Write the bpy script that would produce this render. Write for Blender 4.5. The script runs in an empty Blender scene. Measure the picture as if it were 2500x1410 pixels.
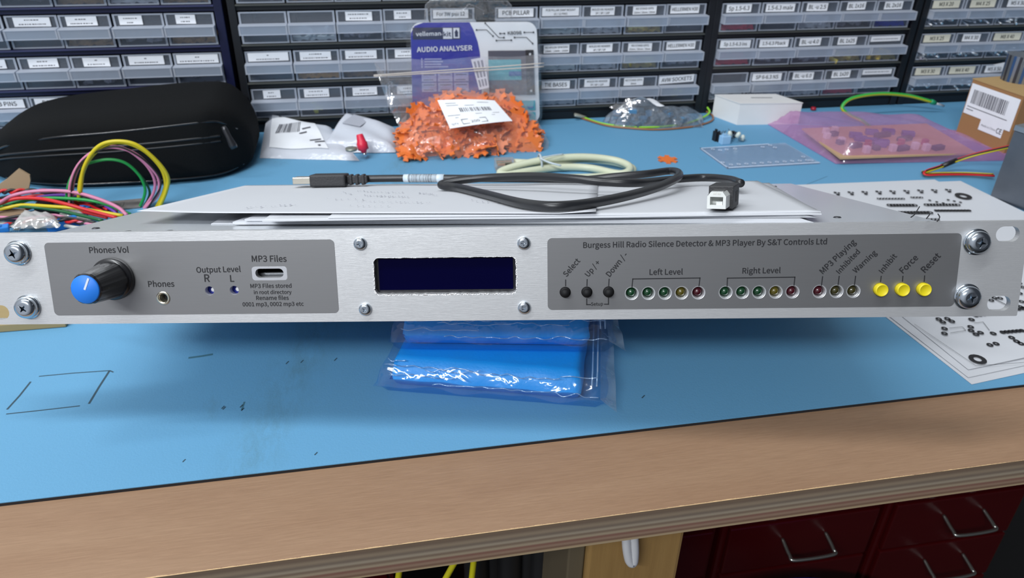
import bpy, bmesh, math, random
import numpy as np
from mathutils import Vector, Matrix
random.seed(7)
S = bpy.context.scene
COL = S.collection
mm = 0.001

# ------------------------------------------------------------------ camera
F_PX = 1844.78
CAM = np.array([0.0, 0.0, 266.674])
M = np.array([[0.98285326, -0.1836489, 0.01650938],
              [0.07974428, 0.50408372, 0.85996538],
              [0.16625381, 0.84390324, -0.51008528]])      # rows: right, up, forward
cd = bpy.data.cameras.new('camera'); cam = bpy.data.objects.new('camera', cd); COL.objects.link(cam)
r_, u_, f_ = [Vector(a) for a in M]
cam.matrix_world = Matrix(((r_.x, u_.x, -f_.x, CAM[0]*mm), (r_.y, u_.y, -f_.y, CAM[1]*mm), (r_.z, u_.z, -f_.z, CAM[2]*mm), (0, 0, 0, 1)))
cd.sensor_width = 36; cd.lens = F_PX/2500*36; cd.clip_start = 0.01; cd.clip_end = 20
cd.dof.use_dof = True; cd.dof.focus_distance = 0.345; cd.dof.aperture_fstop = 20
S.camera = cam

# ------------------------------------------------------------------ world, lamps, exposure
S.view_settings.view_transform = 'Standard'; S.view_settings.look = 'None'
S.view_settings.gamma = 1; S.view_settings.exposure = 0.0
try: S.view_settings.use_curve_mapping = False
except Exception: pass
w = bpy.data.worlds.new('room_light'); S.world = w; w.use_nodes = True
# ambient room gradient, added for light falloff: bright upper left, dim right and floor
wn = w.node_tree; bg = wn.nodes['Background']
tcw = wn.nodes.new('ShaderNodeTexCoord'); dt = wn.nodes.new('ShaderNodeVectorMath'); dt.operation = 'DOT_PRODUCT'; dt.inputs[1].default_value = (-0.72, -0.45, 0.53)
wn.links.new(tcw.outputs['Generated'], dt.inputs[0])
rw = wn.nodes.new('ShaderNodeValToRGB'); cw = rw.color_ramp; cw.interpolation = 'EASE'
cw.elements[0].position = 0.15; cw.elements[0].color = (0.045, 0.050, 0.060, 1); cw.elements[1].position = 1.0; cw.elements[1].color = (0.50, 0.525, 0.58, 1)
wn.links.new(dt.outputs['Value'], rw.inputs[0]); wn.links.new(rw.outputs[0], bg.inputs[0]); bg.inputs[1].default_value = 1.0
def tube_lamp(name, x, y, z, lx, ly, power, col=(0.93, 0.97, 1.0)):
    l = bpy.data.lights.new(name, 'AREA'); l.shape = 'RECTANGLE'; l.size = lx; l.size_y = ly; l.energy = power; l.color = col
    o = bpy.data.objects.new(name, l); COL.objects.link(o); o.location = (x, y, z)
    return o
tube_lamp('ceiling_tube_lamp', -0.60, 0.19, 1.55, 1.5, 0.10, 19)
tube_lamp('ceiling_tube_lamp', -1.30, -1.45, 1.80, 1.5, 0.10, 54).rotation_euler = (Vector((-0.2, 0.5, 0.05))-Vector((-1.30, -1.45, 1.80))).to_track_quat('-Z', 'Y').to_euler()

# ------------------------------------------------------------------ measuring helpers (millimetres)
C0 = np.array([47.068, 298.524, 95.0255])                  # centre of the front panel of the rack unit
R = np.array([[0.97774412, 0.20834276, 0.02469264],
              [-0.20570357, 0.92883921, 0.30812946],
              [0.04126105, -0.30635113, 0.95102393]])      # its axes: right, into, up
def ray(x, y): return M.T @ np.array([(x-1250)/F_PX, -(y-705)/F_PX, 1.0])
def G(x, y, z=2.0):
    d = ray(x, y); t = (z-CAM[2])/d[2]; return CAM+t*d
def V(x, y, Y):
    d = ray(x, y); t = Y/d[1]; return CAM+t*d
def FP(x, y, w=0.0):
    d = R.T @ ray(x, y); o = R.T @ (CAM-C0); t = (w-o[1])/d[1]; h = o+t*d; return (h[0], h[2])
def TP(x, y, v=20.5):
    d = R.T @ ray(x, y); o = R.T @ (CAM-C0); t = (v-o[2])/d[2]; h = o+t*d; return (h[0], h[1])
def UW(u, w, v): return C0 + R @ np.array([u, w, v])       # unit local -> world
def TW(x, y, v): u, w = TP(x, y, v); return UW(u, w, v)
UM = Matrix.Translation(Vector(C0)) @ Matrix(R.tolist()).to_4x4()

# ------------------------------------------------------------------ materials
MATS = {}
def mat(name, col, rough=0.5, metal=0.0, noise=None, bump=0.0, bscale=200, coat=0.0, spec=0.5, emit=None, trans=0.0, col2=None, alpha=1.0, aniso=0.0, stretch=None):
    if name in MATS: return MATS[name]
    m = bpy.data.materials.new(name); m.use_nodes = True; nt = m.node_tree; b = nt.nodes['Principled BSDF']
    b.inputs['Base Color'].default_value = (*col, 1); b.inputs['Roughness'].default_value = rough; b.inputs['Metallic'].default_value = metal
    b.inputs['Specular IOR Level'].default_value = spec; b.inputs['Coat Weight'].default_value = coat; b.inputs['Transmission Weight'].default_value = trans
    b.inputs['Alpha'].default_value = alpha
    if aniso: b.inputs['Anisotropic'].default_value = aniso
    tc = nt.nodes.new('ShaderNodeTexCoord'); src = tc.outputs['Object']
    if stretch:
        mp = nt.nodes.new('ShaderNodeMapping'); mp.inputs['Scale'].default_value = stretch; nt.links.new(src, mp.inputs['Vector']); src = mp.outputs['Vector']
    n = nt.nodes.new('ShaderNodeTexNoise'); n.inputs['Scale'].default_value = noise or 60; n.inputs['Detail'].default_value = 4; nt.links.new(src, n.inputs['Vector'])
    mx = nt.nodes.new('ShaderNodeMix'); mx.data_type = 'RGBA'
    c2 = col2 or tuple(c*0.9 for c in col)
    mx.inputs[6].default_value = (*col, 1); mx.inputs[7].default_value = (*c2, 1)
    nt.links.new(n.outputs['Fac'], mx.inputs[0]); nt.links.new(mx.outputs[2], b.inputs['Base Color'])
    if bump:
        n2 = nt.nodes.new('ShaderNodeTexNoise'); n2.inputs['Scale'].default_value = bscale; n2.inputs['Detail'].default_value = 3; nt.links.new(src, n2.inputs['Vector'])
        bp = nt.nodes.new('ShaderNodeBump'); bp.inputs['Strength'].default_value = bump; bp.inputs['Distance'].default_value = 0.001
        nt.links.new(n2.outputs['Fac'], bp.inputs['Height']); nt.links.new(bp.outputs['Normal'], b.inputs['Normal'])
    if emit:
        b.inputs['Emission Color'].default_value = (*emit[0], 1); b.inputs['Emission Strength'].default_value = emit[1]
    MATS[name] = m; return m

def film(name, tint=(1, 1, 1), milk=0.08, gloss=0.12, milkcol=(0.9, 0.92, 0.95), rough=0.12, bump=0.6, bscale=90):
    """thin plastic film or frosted plastic: see-through + milky scatter + gloss"""
    if name in MATS: return MATS[name]
    m = bpy.data.materials.new(name); m.use_nodes = True; nt = m.node_tree; nt.nodes.clear()
    o = nt.nodes.new('ShaderNodeOutputMaterial'); t = nt.nodes.new('ShaderNodeBsdfTransparent'); t.inputs[0].default_value = (*tint, 1)
    d = nt.nodes.new('ShaderNodeBsdfDiffuse'); d.inputs[0].default_value = (*milkcol, 1)
    g = nt.nodes.new('ShaderNodeBsdfGlossy'); g.inputs['Roughness'].default_value = rough; g.inputs[0].default_value = (1, 1, 1, 1)
    m1 = nt.nodes.new('ShaderNodeMixShader'); m1.inputs[0].default_value = milk
    nt.links.new(t.outputs[0], m1.inputs[1]); nt.links.new(d.outputs[0], m1.inputs[2])
    m2 = nt.nodes.new('ShaderNodeMixShader'); m2.inputs[0].default_value = gloss
    nt.links.new(m1.outputs[0], m2.inputs[1]); nt.links.new(g.outputs[0], m2.inputs[2])
    tc = nt.nodes.new('ShaderNodeTexCoord'); n = nt.nodes.new('ShaderNodeTexNoise'); n.inputs['Scale'].default_value = bscale; n.inputs['Detail'].default_value = 3
    n.inputs['Distortion'].default_value = 0.6
    nt.links.new(tc.outputs['Object'], n.inputs['Vector'])
    bp = nt.nodes.new('ShaderNodeBump'); bp.inputs['Strength'].default_value = bump; bp.inputs['Distance'].default_value = 0.003
    nt.links.new(n.outputs['Fac'], bp.inputs['Height']); nt.links.new(bp.outputs['Normal'], g.inputs['Normal'])
    nt.links.new(m2.outputs[0], o.inputs[0])
    MATS[name] = m; return m

def striped_wire(name, c1, c2, freq=900):
    if name in MATS: return MATS[name]
    m = mat(name, c1, 0.4); nt = m.node_tree; b = nt.nodes['Principled BSDF']
    tc = nt.nodes.new('ShaderNodeTexCoord'); sp = nt.nodes.new('ShaderNodeSeparateXYZ'); nt.links.new(tc.outputs['Normal'], sp.inputs[0])
    gt = nt.nodes.new('ShaderNodeMath'); gt.operation = 'GREATER_THAN'; gt.inputs[1].default_value = 0.25; nt.links.new(sp.outputs['Z'], gt.inputs[0])
    mx = nt.nodes.new('ShaderNodeMix'); mx.data_type = 'RGBA'; mx.inputs[6].default_value = (*c1, 1); mx.inputs[7].default_value = (*c2, 1)
    nt.links.new(gt.outputs[0], mx.inputs[0]); nt.links.new(mx.outputs[2], b.inputs['Base Color'])
    return m

def mat_blue_mat():
    m = mat('mat_blue', (0.128, 0.335, 0.53), 0.62, noise=1.5, col2=(0.118, 0.318, 0.51), bump=0.12, bscale=900, spec=0.35)
    nt = m.node_tree; b = nt.nodes['Principled BSDF']; old = b.inputs['Base Color'].links[0].from_socket
    tc = nt.nodes.new('ShaderNodeTexCoord')
    mp = nt.nodes.new('ShaderNodeMapping'); mp.inputs['Scale'].default_value = (1.0, 0.35, 1); mp.inputs['Rotation'].default_value = (0, 0, -0.25); nt.links.new(tc.outputs['Object'], mp.inputs['Vector'])
    n = nt.nodes.new('ShaderNodeTexNoise'); n.inputs['Scale'].default_value = 26; n.inputs['Detail'].default_value = 8; n.inputs['Roughness'].default_value = 0.75; nt.links.new(mp.outputs[0], n.inputs['Vector'])
    rp = nt.nodes.new('ShaderNodeValToRGB'); rp.color_ramp.elements[0].position = 0.60; rp.color_ramp.elements[1].position = 0.80
    rp.color_ramp.elements[1].color = (0.55, 0.55, 0.55, 1); nt.links.new(n.outputs['Fac'], rp.inputs[0])
    mx = nt.nodes.new('ShaderNodeMix'); mx.data_type = 'RGBA'; mx.inputs[7].default_value = (0.10, 0.22, 0.28, 1)
    # long brownish smear wiped across the rubber left of the blue bags
    sx = nt.nodes.new('ShaderNodeSeparateXYZ'); nt.links.new(tc.outputs['Object'], sx.inputs[0])
    def mth(op, a, b_, c=None):
        q = nt.nodes.new('ShaderNodeMath'); q.operation = op
        for i, v in enumerate((a, b_, c)):
            if v is None: continue
            if isinstance(v, (int, float)): q.inputs[i].default_value = v
            else: nt.links.new(v, q.inputs[i])
        return q.outputs[0]
    xc = mth('MULTIPLY_ADD', sx.outputs['Y'], 0.25, -0.145); dx = mth('ABSOLUTE', mth('SUBTRACT', sx.outputs['X'], xc), 0)
    across = mth('MAXIMUM', mth('SUBTRACT', 1.0, mth('DIVIDE', dx, 0.022)), 0.0)
    n5 = nt.nodes.new('ShaderNodeTexNoise'); n5.inputs['Scale'].default_value = 90; n5.inputs['Detail'].default_value = 8; n5.inputs['Roughness'].default_value = 0.8; nt.links.new(mp.outputs[0], n5.inputs['Vector'])
    r5 = nt.nodes.new('ShaderNodeValToRGB'); r5.color_ramp.elements[0].position = 0.42; r5.color_ramp.elements[1].position = 0.70; nt.links.new(n5.outputs['Fac'], r5.inputs[0])
    fac = mth('MAXIMUM', rp.outputs[0], mth('MULTIPLY', mth('MULTIPLY', across, r5.outputs[0]), 0.75))
    nt.links.new(fac, mx.inputs[0]); nt.links.new(old, mx.inputs[6]); nt.links.new(mx.outputs[2], b.inputs['Base Color'])
    return m

ARRIS = 0.23270+0.0022
def mat_plywood():
    if 'plywood' in MATS: return MATS['plywood']
    m = mat('plywood', (0.36, 0.228, 0.138), 0.55, noise=7, stretch=(1, 7, 1), col2=(0.27, 0.155, 0.088), bump=0.15, bscale=60)
    nt = m.node_tree; b = nt.nodes['Principled BSDF']; old = b.inputs['Base Color'].links[0].from_socket
    tc = nt.nodes.new('ShaderNodeTexCoord'); sp = nt.nodes.new('ShaderNodeSeparateXYZ'); nt.links.new(tc.outputs['Object'], sp.inputs[0])
    # veneers on the cut edge, by height
    nz = nt.nodes.new('ShaderNodeTexNoise'); nz.inputs['Scale'].default_value = 14; mpz = nt.nodes.new('ShaderNodeMapping'); mpz.inputs['Scale'].default_value = (0.6, 1, 6)
    nt.links.new(tc.outputs['Object'], mpz.inputs[0]); nt.links.new(mpz.outputs[0], nz.inputs['Vector'])
    ad = nt.nodes.new('ShaderNodeMath'); ad.operation = 'MULTIPLY_ADD'; ad.inputs[1].default_value = 0.0014; nt.links.new(nz.outputs['Fac'], ad.inputs[0]); nt.links.new(sp.outputs['Z'], ad.inputs[2])
    ml = nt.nodes.new('ShaderNodeMath'); ml.operation = 'MULTIPLY_ADD'; ml.inputs[1].default_value = 1/0.0185; ml.inputs[2].default_value = 1.0; nt.links.new(ad.outputs[0], ml.inputs[0])
    rp = nt.nodes.new('ShaderNodeValToRGB'); cr = rp.color_ramp; cr.interpolation = 'EASE'
    seq = [(0.0, (0.290, 0.210, 0.123)), (0.10, (0.392, 0.290, 0.174)), (0.17, (0.189, 0.109, 0.072)), (0.25, (0.290, 0.189, 0.131)), (0.34, (0.217, 0.109, 0.080)), (0.42, (0.348, 0.275, 0.189)),
           (0.52, (0.203, 0.145, 0.102)), (0.60, (0.334, 0.275, 0.203)), (0.70, (0.189, 0.145, 0.109)), (0.80, (0.275, 0.210, 0.145)), (0.93, (0.174, 0.123, 0.087)), (1.0, (0.189, 0.131, 0.087))]
    while len(cr.elements) < len(seq): cr.elements.new(0.5)
    for e, (p, c) in zip(cr.elements, seq): e.position = p; e.color = (*c, 1)
    nt.links.new(ml.outputs[0], rp.inputs[0])
    ge = nt.nodes.new('ShaderNodeNewGeometry'); s2 = nt.nodes.new('ShaderNodeSeparateXYZ'); nt.links.new(ge.outputs['Normal'], s2.inputs[0])
    gt = nt.nodes.new('ShaderNodeMath'); gt.operation = 'LESS_THAN'; gt.inputs[1].default_value = 0.5; nt.links.new(s2.outputs['Z'], gt.inputs[0])
    # streaky grain of the face veneer
    nf = nt.nodes.new('ShaderNodeTexNoise'); nf.inputs['Scale'].default_value = 55; nf.inputs['Detail'].default_value = 10; nf.inputs['Roughness'].default_value = 0.7; mf = nt.nodes.new('ShaderNodeMapping'); mf.inputs['Scale'].default_value = (1.2, 22, 1)
    nt.links.new(tc.outputs['Object'], mf.inputs[0]); nt.links.new(mf.outputs[0], nf.inputs['Vector'])
    rf = nt.nodes.new('ShaderNodeValToRGB'); rf.color_ramp.elements[0].position = 0.35; rf.color_ramp.elements[0].color = (0.88, 0.86, 0.84, 1); rf.color_ramp.elements[1].position = 0.65; rf.color_ramp.elements[1].color = (1.06, 1.06, 1.06, 1)
    nt.links.new(nf.outputs['Fac'], rf.inputs[0])
    mm_ = nt.nodes.new('ShaderNodeMix'); mm_.data_type = 'RGBA'; mm_.blend_type = 'MULTIPLY'; mm_.inputs[0].default_value = 1
    nt.links.new(old, mm_.inputs[6]); nt.links.new(rf.outputs[0], mm_.inputs[7])
    ns = nt.nodes.new('ShaderNodeTexNoise'); ns.inputs['Scale'].default_value = 45; ns.inputs['Detail'].default_value = 9; ns.inputs['Roughness'].default_value = 0.8; nt.links.new(tc.outputs['Object'], ns.inputs['Vector'])
    rs = nt.nodes.new('ShaderNodeValToRGB'); rs.color_ramp.elements[0].position = 0.66; rs.color_ramp.elements[1].position = 0.82; rs.color_ramp.elements[1].color = (0.6, 0.6, 0.6, 1); nt.links.new(ns.outputs['Fac'], rs.inputs[0])
    m3 = nt.nodes.new('ShaderNodeMix'); m3.data_type = 'RGBA'; m3.inputs[7].default_value = (0.46, 0.31, 0.19, 1); nt.links.new(rs.outputs[0], m3.inputs[0]); nt.links.new(mm_.outputs[2], m3.inputs[6])
    # splintered pale arris along the sawn front edge
    yy = nt.nodes.new('ShaderNodeMath'); yy.operation = 'MULTIPLY_ADD'; yy.inputs[1].default_value = 0.0035; nt.links.new(ns.outputs['Fac'], yy.inputs[0]); nt.links.new(sp.outputs['Y'], yy.inputs[2])
    lt = nt.nodes.new('ShaderNodeMath'); lt.operation = 'LESS_THAN'; lt.inputs[1].default_value = ARRIS; nt.links.new(yy.outputs[0], lt.inputs[0])
    m4 = nt.nodes.new('ShaderNodeMix'); m4.data_type = 'RGBA'; m4.inputs[7].default_value = (0.62, 0.42, 0.22, 1); nt.links.new(lt.outputs[0], m4.inputs[0]); nt.links.new(m3.outputs[2], m4.inputs[6]); m3 = m4
    mx = nt.nodes.new('ShaderNodeMix'); mx.data_type = 'RGBA'; nt.links.new(gt.outputs[0], mx.inputs[0]); nt.links.new(m3.outputs[2], mx.inputs[6]); nt.links.new(rp.outputs[0], mx.inputs[7])
    nt.links.new(mx.outputs[2], b.inputs['Base Color'])
    return m

PAPER = mat('paper_white', (0.60, 0.615, 0.645), 0.7, noise=20, col2=(0.58, 0.595, 0.63), spec=0.2)
INK = mat('black_ink', (0.015, 0.015, 0.018), 0.6)
LABEL = mat('label_white', (0.88, 0.90, 0.94), 0.55)
GREYINK = mat('grey_ink', (0.09, 0.09, 0.11), 0.6)
BLACKP = mat('black_plastic', (0.012, 0.012, 0.014), 0.38)
CLEAR = film('clear_polythene', milk=0.06, gloss=0.14)
STEEL = mat('zinc_steel', (0.62, 0.68, 0.74), 0.16, 1.0, noise=40)

# ------------------------------------------------------------------ mesh builder (millimetres in, metres out)
class MB:
    def __init__(s): s.v = []; s.f = []; s.m = []; s.sm = []
    def add(s, vs, fs, mi=0, smooth=False, T=None):
        o = len(s.v)
        for p in vs:
            if T is not None: p = T @ Vector(p)
            s.v.append((float(p[0]), float(p[1]), float(p[2])))
        for f in fs: s.f.append([i+o for i in f]); s.m.append(mi); s.sm.append(smooth)
        return s
    def box(s, lo, hi, mi=0, T=None, bev=0.0):
        (x0, y0, z0), (x1, y1, z1) = lo, hi
        if bev > 0:
            bm = bmesh.new(); bmesh.ops.create_cube(bm, size=1)
            for v in bm.verts: v.co = Vector(((x0+x1)/2+v.co.x*(x1-x0), (y0+y1)/2+v.co.y*(y1-y0), (z0+z1)/2+v.co.z*(z1-z0)))
            bmesh.ops.bevel(bm, geom=bm.edges[:], offset=bev, segments=2, profile=0.6, affect='EDGES')
            bm.verts.ensure_lookup_table(); bm.verts.index_update()
            s.add([v.co.copy() for v in bm.verts], [[v.index for v in f.verts] for f in bm.faces], mi, False, T); bm.free(); return s
        vs = [(x0, y0, z0), (x1, y0, z0), (x1, y1, z0), (x0, y1, z0), (x0, y0, z1), (x1, y0, z1), (x1, y1, z1), (x0, y1, z1)]
        return s.add(vs, [(0, 3, 2, 1), (4, 5, 6, 7), (0, 1, 5, 4), (1, 2, 6, 5), (2, 3, 7, 6), (3, 0, 4, 7)], mi, False, T)
    def quad(s, pts, mi=0, T=None): return s.add(pts, [tuple(range(len(pts)))], mi, False, T)
    def prism(s, out, z0, z1, mi=0, T=None):
        n = len(out); vs = [(x, y, z0) for x, y in out]+[(x, y, z1) for x, y in out]
        fs = [tuple(range(n-1, -1, -1)), tuple(range(n, 2*n))]+[(i, (i+1) % n, n+(i+1) % n, n+i) for i in range(n)]
        return s.add(vs, fs, mi, False, T)
    def lathe(s, prof, n=24, mi=0, T=None, smooth=True, closed=False):
        vs = []; fs = []
        for (r, z) in prof:
            for k in range(n): a = 2*math.pi*k/n; vs.append((r*math.cos(a), r*math.sin(a), z))
        for i in range(len(prof)-1):
            for k in range(n): a = i*n+k; b = i*n+(k+1) % n; fs.append((a, b, b+n, a+n))
        s.add(vs, fs, mi, smooth, T)
        if not closed:
            o = len(s.v)-len(vs)
            if prof[0][0] > 1e-6: s.f.append([o+k for k in range(n-1, -1, -1)]); s.m.append(mi); s.sm.append(False)
            if prof[-1][0] > 1e-6: s.f.append([o+(len(prof)-1)*n+k for k in range(n)]); s.m.append(mi); s.sm.append(False)
        return s
    def tube(s, pts, r, n=10, mi=0, caps=True, mis=None):
        P = [Vector(p) for p in pts]; vs = []; fs = []; N = len(P)
        t0 = (P[1]-P[0]).normalized(); up = Vector((0, 0, 1)) if abs(t0.z) < 0.9 else Vector((1, 0, 0)); nrm = (up-t0*up.dot(t0)).normalized()
        for i in range(N):
            t = (P[min(i+1, N-1)]-P[max(i-1, 0)]).normalized(); nrm = (nrm-t*nrm.dot(t)).normalized(); b = t.cross(nrm)
            rr = r[i] if isinstance(r, (list, tuple)) else r
            for k in range(n): a = 2*math.pi*k/n; vs.append(P[i]+(nrm*math.cos(a)+b*math.sin(a))*rr)
        for i in range(N-1):
            for k in range(n): a = i*n+k; c = i*n+(k+1) % n; fs.append((a, c, c+n, a+n))
        if caps: fs.append(tuple(range(n-1, -1, -1))); fs.append(tuple((N-1)*n+k for k in range(n)))
        return s.add(vs, fs, mi, True)
    def grid(s, fn, nu, nv, mi=0, smooth=True):
        vs = [fn(i/nu, j/nv) for j in range(nv+1) for i in range(nu+1)]
        fs = [(j*(nu+1)+i, j*(nu+1)+i+1, (j+1)*(nu+1)+i+1, (j+1)*(nu+1)+i) for j in range(nv) for i in range(nu)]
        return s.add(vs, fs, mi, smooth)
    def mesh(s, mats, origin=(0, 0, 0)):
        me = bpy.data.meshes.new('mesh'); o = origin
        me.from_pydata([((x-o[0])*mm, (y-o[1])*mm, (z-o[2])*mm) for x, y, z in s.v], [], s.f)
        for m in (mats if isinstance(mats, (list, tuple)) else [mats]): me.materials.append(m)
        me.polygons.foreach_set('material_index', s.m); me.polygons.foreach_set('use_smooth', s.sm); me.update()
        return me
    def build(s, name, mats, parent=None, local=False):
        """top-level: origin at the base; part: world coordinates unless local"""
        if parent is None:
            a = np.array(s.v); o = ((a[:, 0].min()+a[:, 0].max())/2, (a[:, 1].min()+a[:, 1].max())/2, a[:, 2].min())
            ob = bpy.data.objects.new(name, s.mesh(mats, o)); ob.location = Vector(o)*mm
        else:
            ob = bpy.data.objects.new(name, s.mesh(mats)); ob.parent = parent
            if not local: ob.matrix_parent_inverse = world_of(parent).inverted()
        ob.data.name = name; COL.objects.link(ob); return ob
def world_of(o):
    m = o.matrix_basis.copy()
    if o.parent is not None: m = world_of(o.parent) @ o.matrix_parent_inverse @ m
    return m
def tag(o, label=None, cat=None, group=None, kind=None):
    if label: o['label'] = label
    if cat: o['category'] = cat
    if group: o['group'] = group
    if kind: o['kind'] = kind
    return o
def thing(name, label, cat, loc=(0, 0, 0), group=None, M4=None):
    o = bpy.data.objects.new(name, None); o.empty_display_size = 0.01; COL.objects.link(o)
    if M4 is not None: o.matrix_basis = M4
    else: o.location = Vector([float(a) for a in loc])*mm
    return tag(o, label, cat, group)
def spline(pts, n=8):
    P = [np.array(p, float) for p in pts]; P = [2*P[0]-P[1]]+P+[2*P[-1]-P[-2]]; out = []
    for i in range(1, len(P)-2):
        for k in range(n):
            t = k/n; a, b, c, d = P[i-1], P[i], P[i+1], P[i+2]
            out.append(0.5*((2*b)+(-a+c)*t+(2*a-5*b+4*c-d)*t*t+(-a+3*b-3*c+d)*t**3))
    out.append(P[-2]); return out
def rrect(x0, y0, x1, y1, r, n=6):
    out = []
    for cx, cy, a0 in ((x1-r, y1-r, 0), (x0+r, y1-r, 90), (x0+r, y0+r, 180), (x1-r, y0+r, 270)):
        for k in range(n+1): a = math.radians(a0+90*k/n); out.append((cx+r*math.cos(a), cy+r*math.sin(a)))
    return out
def circ(cx, cy, r, n=24): return [(cx+r*math.cos(2*math.pi*k/n), cy+r*math.sin(2*math.pi*k/n)) for k in range(n)]
def holed_plate(mb, outline, holes, t, place, mi=0):
    """flat plate with real openings; place maps (x, y, z) of the plate to 3-D"""
    cu = bpy.data.curves.new('tmp', 'CURVE'); cu.dimensions = '2D'; cu.fill_mode = 'BOTH'; cu.extrude = t/2
    for pts in [outline]+holes:
        sp = cu.splines.new('POLY'); sp.points.add(len(pts)-1); sp.use_cyclic_u = True
        for p, q in zip(sp.points, pts): p.co = (q[0], q[1], 0, 1)
    ob = bpy.data.objects.new('tmp', cu); me = ob.to_mesh()
    mb.add([place(v.co.x, v.co.y, v.co.z) for v in me.vertices], [list(p.vertices) for p in me.polygons], mi)
    ob.to_mesh_clear(); bpy.data.objects.remove(ob); bpy.data.curves.remove(cu)
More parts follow.
